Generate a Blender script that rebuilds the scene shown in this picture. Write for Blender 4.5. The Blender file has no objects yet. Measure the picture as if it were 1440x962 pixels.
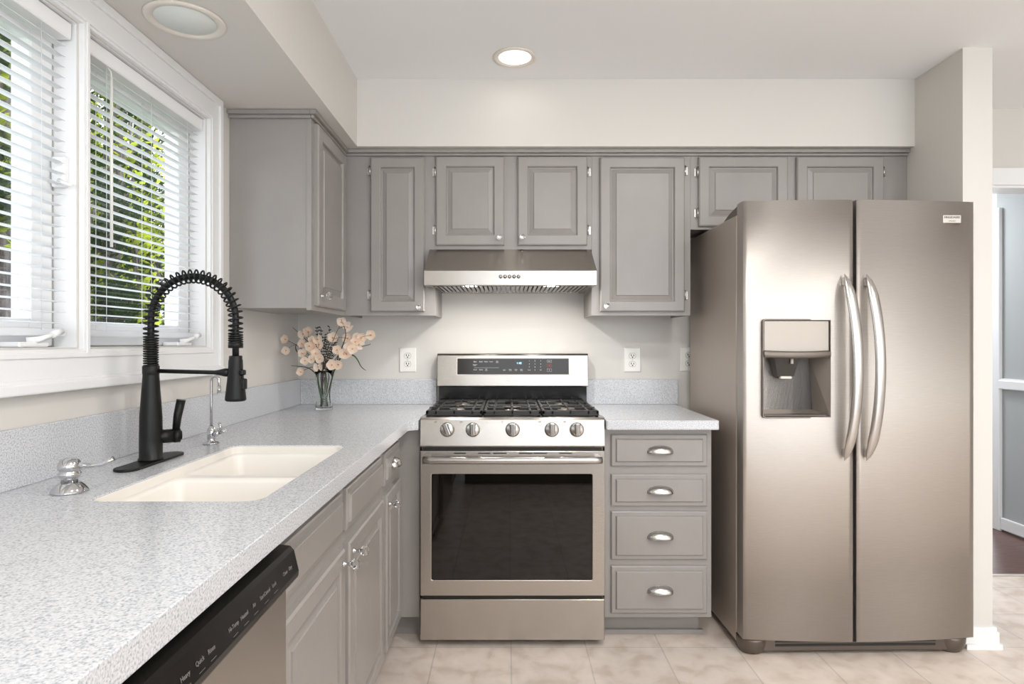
import bpy, bmesh, math, random
from mathutils import Vector, Matrix
PI = math.pi
random.seed(7)
C = bpy.context.scene.collection
S = bpy.context.scene

# ------------------------------------------------------------------ camera, world, lights, exposure
F, CX, CY, H = 865.0, 714.0, 482.0, 1.24
cam_d = bpy.data.cameras.new('camera'); cam = bpy.data.objects.new('camera', cam_d); C.objects.link(cam)
cam_d.sensor_width = 36.0; cam_d.lens = 36.0*F/1440.0; cam_d.clip_start = 0.05
cam.location = (0, 0, H); cam.rotation_euler = (PI/2, 0, 0)
cam_d.shift_x = (720-CX)/1440.0; cam_d.shift_y = (CY-481)/1440.0
S.camera = cam
S.view_settings.view_transform = 'Standard'; S.view_settings.look = 'None'
S.view_settings.exposure = -0.24; S.view_settings.gamma = 1.0; S.view_settings.use_curve_mapping = False

W = bpy.data.worlds.new('world'); S.world = W; W.use_nodes = True
wn = W.node_tree; wn.nodes.clear()
wo = wn.nodes.new('ShaderNodeOutputWorld'); wb = wn.nodes.new('ShaderNodeBackground')
wb.inputs[0].default_value = (0.86, 0.93, 1.0, 1); wb.inputs[1].default_value = 4.6
wn.links.new(wb.outputs[0], wo.inputs[0])

def light(name, kind, loc, energy, color=(1, 1, 1), rot=(0, 0, 0), **kw):
    d = bpy.data.lights.new(name, kind); d.energy = energy; d.color = color
    for k, v in kw.items(): setattr(d, k, v)
    o = bpy.data.objects.new(name, d); C.objects.link(o); o.location = loc; o.rotation_euler = rot
    return o
# sun over the house, on the garden trees
light('sun', 'SUN', (0, 0, 8), 3.2, (1, .95, .84), (math.radians(-14), math.radians(38), 0), angle=0.02)
# added fill light behind the camera, standing in for an invented patio door
light('rear_fill_light', 'AREA', (1.75, -3.28, 1.25), 31, (.97, .985, 1), (PI/2, 0, 0), shape='RECTANGLE', size=4.6, size_y=2.2)
# unseen ceiling lights added to brighten the kitchen, without fixtures
for cx_, cy_, cw_ in ((0.30, 0.35, 22), (2.2, 0.5, 20), (1.2, -1.4, 20), (0.95, 1.35, 12), (3.1, -1.3, 20)):
    light('ceiling_fill_light', 'AREA', (cx_, cy_, 2.425), cw_, (1, .975, .945), (0, 0, 0), shape='DISK', size=0.16)
# fill light added at the right-hand wall, which has no window
light('side_fill_light', 'AREA', (4.19, -1.2, 1.45), 15, (.96, .98, 1), (0, PI/2, 0), shape='RECTANGLE', size=1.3, size_y=2.2)

# ------------------------------------------------------------------ materials
def mat(name, col, rough=.5, metal=0, **kw):
    m = bpy.data.materials.new(name); m.use_nodes = True
    b = m.node_tree.nodes['Principled BSDF']
    b.inputs['Base Color'].default_value = (*col, 1); b.inputs['Roughness'].default_value = rough
    b.inputs['Metallic'].default_value = metal
    for k, v in kw.items(): b.inputs[k.replace('_', ' ')].default_value = v
    return m
def srgb(r, g, b):
    f = lambda c: (c/255/12.92 if c/255 <= .04045 else ((c/255+.055)/1.055)**2.4)
    return (f(r), f(g), f(b))
def N(m, t, **kw):
    n = m.node_tree.nodes.new(t)
    for k, v in kw.items(): setattr(n, k, v)
    return n
def bsdf(m): return m.node_tree.nodes['Principled BSDF']
def lk(m, a, b): m.node_tree.links.new(a, b)
def noise_col(m, scale, stops, detail=3, vec_scale=None, coord='Object'):
    tc = N(m, 'ShaderNodeTexCoord'); mp = N(m, 'ShaderNodeMapping')
    if vec_scale: mp.inputs['Scale'].default_value = vec_scale
    nz = N(m, 'ShaderNodeTexNoise'); nz.inputs['Scale'].default_value = scale; nz.inputs['Detail'].default_value = detail
    cr = N(m, 'ShaderNodeValToRGB'); e = cr.color_ramp.elements
    while len(e) < len(stops): e.new(.5)
    for el, (p, c) in zip(e, stops): el.position = p; el.color = (*c, 1)
    lk(m, tc.outputs[coord], mp.inputs[0]); lk(m, mp.outputs[0], nz.inputs['Vector'])
    lk(m, nz.outputs['Fac'], cr.inputs[0])
    return cr, nz
def bump(m, scale, strength, dist=.002, vec_scale=None, detail=2):
    tc = N(m, 'ShaderNodeTexCoord'); mp = N(m, 'ShaderNodeMapping')
    if vec_scale: mp.inputs['Scale'].default_value = vec_scale
    nz = N(m, 'ShaderNodeTexNoise'); nz.inputs['Scale'].default_value = scale; nz.inputs['Detail'].default_value = detail
    bp = N(m, 'ShaderNodeBump'); bp.inputs['Strength'].default_value = strength; bp.inputs['Distance'].default_value = dist
    lk(m, tc.outputs['Object'], mp.inputs[0]); lk(m, mp.outputs[0], nz.inputs['Vector'])
    lk(m, nz.outputs['Fac'], bp.inputs['Height']); lk(m, bp.outputs[0], bsdf(m).inputs['Normal'])

M = {}
M['wall'] = mat('wall_paint', srgb(214, 210, 204), .7); bump(M['wall'], 300, .08)
M['ceil'] = mat('ceiling_paint', srgb(240, 240, 240), .8)
M['white'] = mat('white_gloss_paint', srgb(236, 236, 236), .35)
M['cab'] = mat('cabinet_paint', srgb(150, 144, 140), .35)
cr, _ = noise_col(M['cab'], 6, [(.3, srgb(147, 142, 138)), (.7, srgb(152, 147, 143))]); lk(M['cab'], cr.outputs[0], bsdf(M['cab']).inputs['Base Color'])
bump(M['cab'], 40, .12, .002, (4, 4, .35))
M['cabin'] = mat('cabinet_inside_shadow', srgb(70, 66, 63), .8)
def steel(name, col, rough, vs, st=.06, an=.75):
    m = mat(name, col, rough, 1.0)
    cr, nz = noise_col(m, 30, [(.3, tuple(c*.93 for c in col)), (.7, tuple(min(1, c*1.05) for c in col))], 4, vs)
    lk(m, cr.outputs[0], bsdf(m).inputs['Base Color'])
    bump(m, 60, st, .001, vs)
    tg = N(m, 'ShaderNodeTangent', direction_type='RADIAL', axis='Z'); lk(m, tg.outputs[0], bsdf(m).inputs['Tangent'])
    bsdf(m).inputs['Anisotropic'].default_value = an; bsdf(m).inputs['Anisotropic Rotation'].default_value = .25
    return m
M['steel'] = steel('brushed_stainless', srgb(184, 178, 171), .27, (.6, 8, 30))
M['steelf'] = steel('fridge_stainless', srgb(195, 189, 183), .50, (.6, 8, 40), .05, .45)
M['steelside'] = mat('fridge_side_paint', srgb(180, 168, 157), .35, .4)
M['steeldk'] = mat('dark_metal_trim', srgb(112, 104, 97), .35, .8)
M['chrome'] = mat('chrome', (.6, .6, .61), .07, 1)
M['nickel'] = mat('satin_nickel', (.52, .50, .48), .27, 1)
M['black'] = mat('black_matte_metal', (.006, .006, .006), .42); bsdf(M['black']).inputs['Specular IOR Level'].default_value = .3
M['iron'] = mat('black_cast_iron', (.018, .017, .016), .42); bump(M['iron'], 400, .2)
M['burner'] = mat('burner_cap', srgb(120, 112, 104), .35, .6)
M['enamel'] = mat('black_enamel', (.01, .01, .01), .12)
M['gloss'] = mat('black_glass', (.0015, .0013, .001), .02); bsdf(M['gloss']).inputs['Specular IOR Level'].default_value = .6
M['panelblk'] = mat('control_glass', srgb(40, 36, 33), .12); bsdf(M['panelblk']).inputs['Specular IOR Level'].default_value = .3
M['dwblk'] = mat('dishwasher_black_plastic', (.008, .007, .006), .2); bsdf(M['dwblk']).inputs['Specular IOR Level'].default_value = .25
M['white_ink'] = mat('printed_white', srgb(205, 203, 200), .5)
M['grey_ink'] = mat('printed_grey', srgb(120, 116, 112), .5)
M['red_ink'] = mat('printed_red', srgb(190, 70, 60), .5)
M['sink'] = mat('cream_sink', srgb(240, 235, 227), .25)
M['plate'] = mat('outlet_plastic', srgb(238, 236, 230), .35)
M['slot'] = mat('outlet_slot', (.02, .018, .015), .6)
M['dispenser'] = mat('dispenser_panel', srgb(176, 168, 158), .4, .2)
M['disp_in'] = mat('dispenser_recess', srgb(165, 156, 147), .35, .6)
M['smoke'] = mat('smoked_plastic', (.03, .026, .024), .15)
M['badge'] = mat('badge_silver', srgb(205, 198, 190), .4, .3)
M['canring'] = mat('can_trim', srgb(226, 219, 208), .4)
M['diff'] = mat('frosted_lens', srgb(226, 230, 226), .5)
M['greywall'] = mat('dining_wall_paint', srgb(172, 175, 175), .7)
M['knob'] = mat('crystal', (1, 1, 1), .02); bsdf(M['knob']).inputs['Transmission Weight'].default_value = 1; bsdf(M['knob']).inputs['IOR'].default_value = 1.52
M['glass'] = mat('vase_glass', (.97, 1, .985), .01); bsdf(M['glass']).inputs['Transmission Weight'].default_value = 1; bsdf(M['glass']).inputs['IOR'].default_value = 1.35
m = M['pane'] = bpy.data.materials.new('window_glass'); m.use_nodes = True; nt = m.node_tree; nt.nodes.clear()
o_ = nt.nodes.new('ShaderNodeOutputMaterial'); mx = nt.nodes.new('ShaderNodeMixShader'); tr = nt.nodes.new('ShaderNodeBsdfTransparent'); gl = nt.nodes.new('ShaderNodeBsdfGlossy')
gl.inputs['Roughness'].default_value = .02; mx.inputs[0].default_value = .05
nt.links.new(tr.outputs[0], mx.inputs[1]); nt.links.new(gl.outputs[0], mx.inputs[2]); nt.links.new(mx.outputs[0], o_.inputs[0])
def emit(name, col, s):
    m = mat(name, col, .5); bsdf(m).inputs['Emission Color'].default_value = (*col, 1); bsdf(m).inputs['Emission Strength'].default_value = s; return m
M['lamp'] = emit('lit_lens', (1, .96, .90), 1.4)
M['clock'] = emit('clock_digits', (.25, .65, 1), 1.6)
# speckled solid surface
m = M['counter'] = mat('speckled_counter', (.6, .6, .6), .22)
tc = N(m, 'ShaderNodeTexCoord'); n1 = N(m, 'ShaderNodeTexNoise'); n1.inputs['Scale'].default_value = 290; n1.inputs['Detail'].default_value = 2
cr = N(m, 'ShaderNodeValToRGB'); e = cr.color_ramp.elements; e.new(.5); e.new(.6)
for el, (p, c) in zip(e, [(.30, srgb(156, 159, 166)), (.45, srgb(194, 196, 201)), (.55, srgb(207, 208, 210)), (.70, srgb(218, 218, 219))]): el.position = p; el.color = (*c, 1)
lk(m, tc.outputs['Object'], n1.inputs['Vector']); lk(m, n1.outputs['Fac'], cr.inputs[0]); lk(m, cr.outputs[0], bsdf(m).inputs['Base Color'])
# floor tiles
m = M['tile'] = mat('floor_tile', (.6, .5, .4), .38)
tc = N(m, 'ShaderNodeTexCoord'); mp = N(m, 'ShaderNodeMapping'); mp.inputs['Location'].default_value = (-.015+.0015+.305*20, -2.506+.0015+.305*20, 0)
br = N(m, 'ShaderNodeTexBrick'); br.offset = 0; br.squash = 1
for k, v in (('Scale', 1), ('Mortar Size', .003), ('Mortar Smooth', .2), ('Brick Width', .305), ('Row Height', .305), ('Bias', 0)): br.inputs[k].default_value = v
br.inputs['Color1'].default_value = (*srgb(230, 217, 206), 1); br.inputs['Color2'].default_value = (*srgb(222, 211, 202), 1); br.inputs['Mortar'].default_value = (*srgb(203, 195, 187), 1)
lk(m, tc.outputs['Object'], mp.inputs[0]); lk(m, mp.outputs[0], br.inputs['Vector'])
nz = N(m, 'ShaderNodeTexNoise'); nz.inputs['Scale'].default_value = 11; nz.inputs['Detail'].default_value = 9; nz.inputs['Distortion'].default_value = .35
lk(m, tc.outputs['Object'], nz.inputs['Vector'])
cr = N(m, 'ShaderNodeValToRGB'); e = cr.color_ramp.elements; e.new(.5)
for el, (p, c) in zip(e, [(.35, (.82, .78, .74)), (.5, (.96, .95, .94)), (.68, (1.05, 1.05, 1.05))]): el.position = p; el.color = (*c, 1)
mu = N(m, 'ShaderNodeMix', data_type='RGBA', blend_type='MULTIPLY'); mu.inputs[0].default_value = 1
lk(m, nz.outputs['Fac'], cr.inputs[0]); lk(m, br.outputs['Color'], mu.inputs[6]); lk(m, cr.outputs[0], mu.inputs[7]); lk(m, mu.outputs[2], bsdf(m).inputs['Base Color'])
bp = N(m, 'ShaderNodeBump'); bp.inputs['Strength'].default_value = .4; bp.inputs['Distance'].default_value = .002; bp.invert = True
lk(m, br.outputs['Fac'], bp.inputs['Height']); lk(m, bp.outputs[0], bsdf(m).inputs['Normal'])
m = M['wood'] = mat('dark_wood_floor', srgb(92, 62, 52), .3)
cr, _ = noise_col(m, 10, [(.3, srgb(70, 46, 40)), (.7, srgb(118, 84, 74))], 4, (1, 12, 1)); lk(m, cr.outputs[0], bsdf(m).inputs['Base Color'])
m = M['bark'] = mat('bark', srgb(70, 62, 58), .9)
cr, _ = noise_col(m, 9, [(.35, srgb(38, 34, 34)), (.7, srgb(112, 102, 98))], 6, (3, 3, .6)); lk(m, cr.outputs[0], bsdf(m).inputs['Base Color']); bump(m, 12, .6, .03, (3, 3, .6))
M['lawn'] = mat('garden_grass', srgb(70, 90, 45), .9)
cr, _ = noise_col(M['lawn'], 3, [(.3, srgb(45, 66, 30)), (.7, srgb(95, 112, 62))], 5); lk(M['lawn'], cr.outputs[0], bsdf(M['lawn']).inputs['Base Color'])
def leafmat(name, c1, c2):
    m = bpy.data.materials.new(name); m.use_nodes = True; nt = m.node_tree; nt.nodes.clear()
    o = nt.nodes.new('ShaderNodeOutputMaterial'); a = nt.nodes.new('ShaderNodeAddShader'); d = nt.nodes.new('ShaderNodeBsdfDiffuse'); t = nt.nodes.new('ShaderNodeBsdfTranslucent')
    cr, _ = noise_col(m, 1.6, [(.50, c1), (.62, c2)], 4)
    nt.links.new(cr.outputs[0], d.inputs[0]); nt.links.new(cr.outputs[0], t.inputs[0]); nt.links.new(d.outputs[0], a.inputs[0]); nt.links.new(t.outputs[0], a.inputs[1]); nt.links.new(a.outputs[0], o.inputs[0])
    return m
M['leaf'] = leafmat('tree_leaves', (.004, .014, .003), (.035, .07, .009))
M['leafb'] = leafmat('sunlit_tinted_leaves', (.007, .018, .003), (.27, .31, .025))  # sunlit and shaded patches of the crown are put into the leaf colour
m = M['blind'] = bpy.data.materials.new('blind_vinyl'); m.use_nodes = True; nt = m.node_tree; nt.nodes.clear()
o_ = nt.nodes.new('ShaderNodeOutputMaterial'); a_ = nt.nodes.new('ShaderNodeMixShader'); d_ = nt.nodes.new('ShaderNodeBsdfDiffuse'); t_ = nt.nodes.new('ShaderNodeBsdfTranslucent')
d_.inputs[0].default_value = (.92, .93, .94, 1); t_.inputs[0].default_value = (.92, .93, .95, 1); a_.inputs[0].default_value = .5
nt.links.new(d_.outputs[0], a_.inputs[1]); nt.links.new(t_.outputs[0], a_.inputs[2]); nt.links.new(a_.outputs[0], o_.inputs[0])
M['petal'] = leafmat('flower_petals', srgb(188, 176, 164), srgb(200, 191, 182))
M['petalc'] = mat('flower_centre', srgb(216, 176, 148), .7)
M['stem'] = mat('green_stem', srgb(62, 82, 42), .5)
M['stemd'] = mat('dark_sprig', srgb(50, 44, 42), .7)
M['stemb'] = mat('brown_stem', srgb(78, 64, 52), .6)

# ------------------------------------------------------------------ mesh helpers
class MB:
    def __init__(s): s.bm = bmesh.new()
    def box(s, x0, x1, y0, y1, z0, z1, bev=0, seg=1):
        r = bmesh.ops.create_cube(s.bm, size=1)
        vs = r['verts']
        for v in vs: v.co = ((x0+x1)/2+v.co.x*(x1-x0), (y0+y1)/2+v.co.y*(y1-y0), (z0+z1)/2+v.co.z*(z1-z0))
        if bev:
            es = list({e for v in vs for e in v.link_edges})
            bmesh.ops.bevel(s.bm, geom=es, offset=bev, segments=seg, affect='EDGES', profile=.5)
        return s
    def obox(s, c, size, rot):
        r = bmesh.ops.create_cube(s.bm, size=1)
        for v in r['verts']: v.co = Vector(c)+rot @ Vector((v.co.x*size[0], v.co.y*size[1], v.co.z*size[2]))
        return s
    def tube(s, pts, rad, n=10, cap=True, closed=False):
        pts = [Vector(p) for p in pts]
        if not hasattr(rad, '__len__'): rad = [rad]*len(pts)
        rings = []; up = None
        for i, p in enumerate(pts):
            a = pts[max(i-1, 0)]; b = pts[min(i+1, len(pts)-1)]
            if closed: a = pts[i-1]; b = pts[(i+1) % len(pts)]
            t = (b-a).normalized()
            if up is None: up = t.orthogonal().normalized()
            up = (up-t*up.dot(t)).normalized(); w = t.cross(up)
            rings.append([s.bm.verts.new(p+(up*math.cos(2*PI*k/n)+w*math.sin(2*PI*k/n))*rad[i]) for k in range(n)])
        m_ = len(rings) if closed else len(rings)-1
        for i in range(m_):
            A, B = rings[i], rings[(i+1) % len(rings)]
            for k in range(n):
                f = s.bm.faces.new((A[k], A[(k+1) % n], B[(k+1) % n], B[k])); f.smooth = True
        if cap and not closed:
            s.bm.faces.new(rings[0][::-1]); s.bm.faces.new(rings[-1])
        return s
    def cyl(s, p0, p1, r0, r1=None, n=24): return s.tube([p0, p1], [r0, r0 if r1 is None else r1], n)
    def lathe(s, prof, c=(0, 0, 0), n=32, axis=None, smooth=True):
        q = Vector((0, 0, 1)).rotation_difference(Vector(axis)) if axis else None
        rings = []
        for r, z in prof:
            ring = []
            for k in range(n):
                v = Vector((r*math.cos(2*PI*k/n), r*math.sin(2*PI*k/n), z))
                if q: v = q @ v
                ring.append(s.bm.verts.new(v+Vector(c)))
            rings.append(ring)
        for A, B in zip(rings, rings[1:]):
            for k in range(n):
                f = s.bm.faces.new((A[k], A[(k+1) % n], B[(k+1) % n], B[k])); f.smooth = smooth
        if prof[0][0] > 1e-5: s.bm.faces.new(rings[0][::-1])
        if prof[-1][0] > 1e-5: s.bm.faces.new(rings[-1])
        bmesh.ops.remove_doubles(s.bm, verts=[v for r in rings for v in r], dist=1e-6)
        return s
    def prism(s, outer, holes, a0, a1, axis='z'):
        """polygon with holes, extruded along axis. 2-D coords: z:(x,y) y:(x,z) x:(y,z)"""
        def P(p, a): return {'z': (p[0], p[1], a), 'y': (p[0], a, p[1]), 'x': (a, p[0], p[1])}[axis]
        es = []; nv = []
        for loop in [outer]+list(holes):
            vs = [s.bm.verts.new(P(p, a0)) for p in loop]; nv += vs
            for i in range(len(vs)): es.append(s.bm.edges.new((vs[i], vs[(i+1) % len(vs)])))
        r = bmesh.ops.triangle_fill(s.bm, edges=es, use_beauty=True, use_dissolve=False)
        fs = [g for g in r['geom'] if isinstance(g, bmesh.types.BMFace)]
        ex = bmesh.ops.extrude_face_region(s.bm, geom=fs)
        d = Vector(P((0, 0), a1))-Vector(P((0, 0), a0))
        for g in ex['geom']:
            if isinstance(g, bmesh.types.BMVert): g.co += d
        return s
    def rings(s, o, u, v, n, w, h, prof, back=True):
        """rectangular loft: prof = [(inset, depth)...] from the back rim to the centre cap"""
        o, u, v, n = map(Vector, (o, u, v, n)); R = []
        for i, d in prof:
            R.append([s.bm.verts.new(o+u*a+v*b+n*d) for a, b in ((i, i), (w-i, i), (w-i, h-i), (i, h-i))])
        for A, B in zip(R, R[1:]):
            for k in range(4): s.bm.faces.new((A[k], A[(k+1) % 4], B[(k+1) % 4], B[k]))
        s.bm.faces.new(R[-1])
        if back: s.bm.faces.new(R[0][::-1])
        return s
    def grid(s, f, nu, nv, smooth=True):
        V = [[s.bm.verts.new(f(i/nu, j/nv)) for j in range(nv+1)] for i in range(nu+1)]
        for i in range(nu):
            for j in range(nv):
                q = s.bm.faces.new((V[i][j], V[i+1][j], V[i+1][j+1], V[i][j+1])); q.smooth = smooth
        return s
    def text(s, body, size, mtx):
        cu = bpy.data.curves.new('t', 'FONT'); cu.body = body; cu.size = size; cu.align_x = 'CENTER'; cu.align_y = 'CENTER'; cu.extrude = .0002
        ob = bpy.data.objects.new('t', cu); me = bpy.data.meshes.new_from_object(ob)
        me.transform(mtx); s.bm.from_mesh(me)
        bpy.data.objects.remove(ob); bpy.data.curves.remove(cu); bpy.data.meshes.remove(me)
        return s
    def build(s, name, m, parent=None, norm=True, bevel=0, solid=0):
        if norm: bmesh.ops.recalc_face_normals(s.bm, faces=s.bm.faces[:])
        me = bpy.data.meshes.new(name); s.bm.to_mesh(me); s.bm.free(); me.materials.append(m)
        o = bpy.data.objects.new(name, me); C.objects.link(o)
        if solid:
            k = o.modifiers.new('s', 'SOLIDIFY'); k.thickness = solid; k.offset = 0
        if bevel:
            k = o.modifiers.new('b', 'BEVEL'); k.width = bevel; k.segments = 2; k.limit_method = 'ANGLE'; k.angle_limit = math.radians(50)
        if parent is not None:
            o.parent = parent; o.matrix_parent_inverse = ROOTINV[parent.name].copy()
            ROOTINV[o.name] = Matrix.Identity(4)
        else: ROOTINV[o.name] = Matrix.Identity(4)
        return o
ROOTINV = {}
def thing(name, label, cat, loc, group=None):
    o = bpy.data.objects.new(name, None); C.objects.link(o); o.location = loc; o.empty_display_size = .05
    o['label'] = label; o['category'] = cat
    if group: o['group'] = group
    ROOTINV[o.name] = Matrix.Translation(-Vector(loc))
    return o
def tag(o, label, cat, group=None, kind=None):
    o['label'] = label; o['category'] = cat
    if group: o['group'] = group
    if kind: o['kind'] = kind
    return o
def struct(o, label=None):
    o['kind'] = 'structure'
    if label: o['label'] = label
    return o
def rect(x0, x1, y0, y1): return [(x0, y0), (x1, y0), (x1, y1), (x0, y1)]
def rrect(x0, x1, y0, y1, r, n=6):
    P = []
    for cx, cy, a in ((x1-r, y0+r, -PI/2), (x1-r, y1-r, 0), (x0+r, y1-r, PI/2), (x0+r, y0+r, PI)):
        for k in range(n+1): P.append((cx+r*math.cos(a+PI/2*k/n), cy+r*math.sin(a+PI/2*k/n)))
    return P
MY = Matrix.Rotation(PI/2, 4, 'X')     # text facing -Y
def at_y(x, y, z): return Matrix.Translation((x, y, z)) @ MY
def px(x, y, Y): return Vector(((x-CX)*Y/F, Y, H-(y-CY)*Y/F))

# ------------------------------------------------------------------ setting
XL, YB, ZC, ZS = -1.075, 3.15, 2.44, 2.134
XR, YF = 4.2, -3.25
struct(MB().box(XL-.25, XR+.1, YF-.15, 3.265, -.08, 0).build('floor', M['tile']))
struct(MB().box(2.0, 4.4, 3.267, 6.2, -.08, .001).build('floor_dining', M['wood']))
struct(MB().box(XL-.25, XR+.1, YF-.15, YB+.14, ZC, ZC+.12).build('ceiling', M['ceil']))
struct(MB().box(2.0, 4.4, 3.292, 6.2, ZC, ZC+.12).build('ceiling_dining', M['ceil']))
# left wall with two window openings
W1 = (.917, 1.534); W2 = (1.571, 2.188); ZW0, ZW1 = 1.228, 2.035
struct(MB().prism(rect(YF, YB+.13, 0, ZC), [rect(*W1, ZW0, ZW1), rect(*W2, ZW0, ZW1)], XL, XL-.14, 'x').build('wall_left', M['wall']))
# back wall with the cased opening to the dining room
OX0, OX1, OZ = 2.30, 3.22, 2.045
struct(MB().prism([(XL-.14, 0), (OX0, 0), (OX0, OZ), (OX1, OZ), (OX1, 0), (XR, 0), (XR, ZC), (XL-.14, ZC)], [], YB, YB+.13, 'y').build('wall_back', M['wall']))
struct(MB().box(XR, XR+.1, YF-.1, YB+.13, 0, ZC).build('wall_right', M['wall']))
# wall behind the camera, with an opening added for the rear fill light
struct(MB().prism(rect(XL-.14, XR+.1, 0, ZC), [rect(-.6, 4.1, .05, 2.38)], YF, YF-.12, 'y').build('wall_front', M['wall']))
# soffits
struct(MB().prism([(XL, YF), (-.686, YF), (-.686, 2.80), (1.853, 2.80), (1.853, YB), (XL, YB)], [], ZS, ZC, 'z').build('wall_soffit', M['wall']))
# partition beside the fridge
struct(MB().box(1.853, 1.974, 2.505, YB, 0, ZC).build('wall_partition', M['wall']))
def baseboard(name, path_prof):
    return struct(path_prof.build(name, M['white']))
b = MB()
for th_, z0_, z1_ in ((.024, 0, .022), (.016, .022, .068), (.010, .068, .085)):
    b.prism([(1.853, 2.505-th_), (1.974+th_, 2.505-th_), (1.974+th_, YB), (1.974, YB), (1.974, 2.505), (1.853, 2.505)], [], z0_, z1_)
baseboard('baseboard_partition', b)
struct(MB().box(1.998, OX0-.09, YB-.014, YB, 0, .085, .003).build('baseboard_back', M['white']))
struct(MB().box(XR-.014, XR, YF, YB, 0, .085, .003).build('baseboard_right', M['white']))
# casing of the opening
b = MB().prism([(OX0-.085, 0), (OX0, 0), (OX0, OZ), (OX1, OZ), (OX1, 0), (OX1+.085, 0), (OX1+.085, OZ+.085), (OX0-.085, OZ+.085)], [], YB-.018, YB+.001, 'y')
b.box(OX0, OX0+.012, YB, YB+.13, 0, OZ).box(OX1-.012, OX1, YB, YB+.13, 0, OZ).box(OX0, OX1, YB, YB+.13, OZ-.012, OZ)
struct(b.build('trim_1', M['white']))
# dining room beyond
struct(MB().box(3.26, 3.38, 3.29, 4.10, 0, ZC).build('wall_dining_side', M['greywall']))
struct(MB().box(2.0, 4.4, 6.0, 6.1, 0, ZC).build('wall_dining_back', M['greywall']))
struct(MB().box(1.95, 2.0, 3.29, 6.1, 0, ZC).build('wall_dining_left', M['greywall']))
struct(MB().box(3.232, 3.26, 3.29, 4.06, .935, .995, .006).box(3.244, 3.26, 3.29, 4.06, .99, 1.005).build('trim_2', M['white']))
struct(MB().box(3.242, 3.26, 3.29, 4.05, 0.012, .09, .004).build('baseboard_dining', M['white']))
struct(MB().box(3.235, 3.26, 4.05, 4.12, 0, 2.13, .004).box(3.245, 3.385, 4.10, 4.115, 0, 2.13).build('trim_3', M['white']))
struct(MB().box(1.99, OX1, 3.262, 3.285, 0, .006, .002).build('trim_4', M['badge']))
light('dining_fill_light', 'AREA', (2.65, 4.6, 2.42), 34, (.93, .96, 1), (0, 0, 0), shape='DISK', size=.5)  # unseen lamp added to brighten the dining room, no fixture

# ------------------------------------------------------------------ windows
GX = XL-.085
def window(name, w, first):
    y0, y1 = w
    # sash frame
    b = MB().prism(rect(y0+.004, y1-.004, ZW0+.003, ZW1-.003), [rect(y0+.075, y1-.075, ZW0+.07, ZW1-.07)], GX-.02, GX+.028, 'x')
    o = struct(b.build(name, M['white'], bevel=.004))
    MB().box(GX-.002, GX+.002, y0+.07, y1-.07, ZW0+.065, ZW1-.065).build('glass_pane', M['pane'], o)
    # outer jamb liner
    MB().prism(rect(y0+.0015, y1-.0015, ZW0+.001, ZW1-.001), [rect(y0+.012, y1-.012, ZW0+.012, ZW1-.012)], XL-.138, GX-.022, 'x').build('jamb', M['white'], o)
    # crank operator, folded
    cy = y1-.13
    k = MB().box(GX+.03, XL-.004, cy-.045, cy+.045, ZW0+.002, ZW0+.014, .003)
    k.tube([(XL-.02, cy-.005, ZW0+.016), (XL-.002, cy+.01, ZW0+.020), (XL+.012, cy+.03, ZW0+.030)], [.009, .007, .005], 8)
    k.tube([(XL+.012, cy+.03, ZW0+.030), (XL+.012, cy+.062, ZW0+.040)], [.008, .008], 8)
    k.build('crank_handle', M['white'], o)
    return o
wo1 = window('window_1', W1, True); wo2 = window('window_2', W2, False)
# sash lock on the jamb of the left window
b = MB().box(XL-.052, XL-.018, 1.516, 1.5335, 1.625, 1.70, .003)
b.tube([(XL-.03, 1.515, 1.64), (XL-.014, 1.508, 1.632), (XL+.010, 1.505, 1.625)], [.006, .005, .004], 8)
b.build('sash_lock', M['white'], wo1)
# casing with moulded steps
b = MB()
b.prism(rect(W1[0]-.092, W2[1]+.092, 1.135, ZS-.001), [rect(W1[0]-.006, W1[1]+.006, ZW0-.004, ZW1+.004), rect(W2[0]-.006, W2[1]+.006, ZW0-.004, ZW1+.004)], XL, XL+.014, 'x')
b.prism(rect(W1[0]-.092, W2[1]+.092, 1.135, ZS-.001), [rect(W1[0]-.07, W2[1]+.07, 1.157, ZS-.026)], XL+.014, XL+.022, 'x')
b.prism(rect(W1[0]-.03, W2[1]+.03, ZW0-.024, ZW1+.022), [rect(W1[0]-.016, W1[1]+.013, ZW0-.012, ZW1+.012), rect(W2[0]-.013, W2[1]+.016, ZW0-.012, ZW1+.012)], XL+.014, XL+.018, 'x')
for w in (W1, W2):   # jamb liner of the reveal
    b.prism(rect(w[0]-.0005, w[1]+.0005, ZW0-.0005, ZW1+.0005), [rect(w[0]+.001, w[1]-.001, ZW0+.001, ZW1-.001)], GX+.029, XL, 'x')
b.box(XL, XL+.030, W1[0]-.092, W2[1]+.092, 1.125, 1.150, .004, 2)
struct(b.build('trim_5', M['white'], bevel=.0015))

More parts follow.
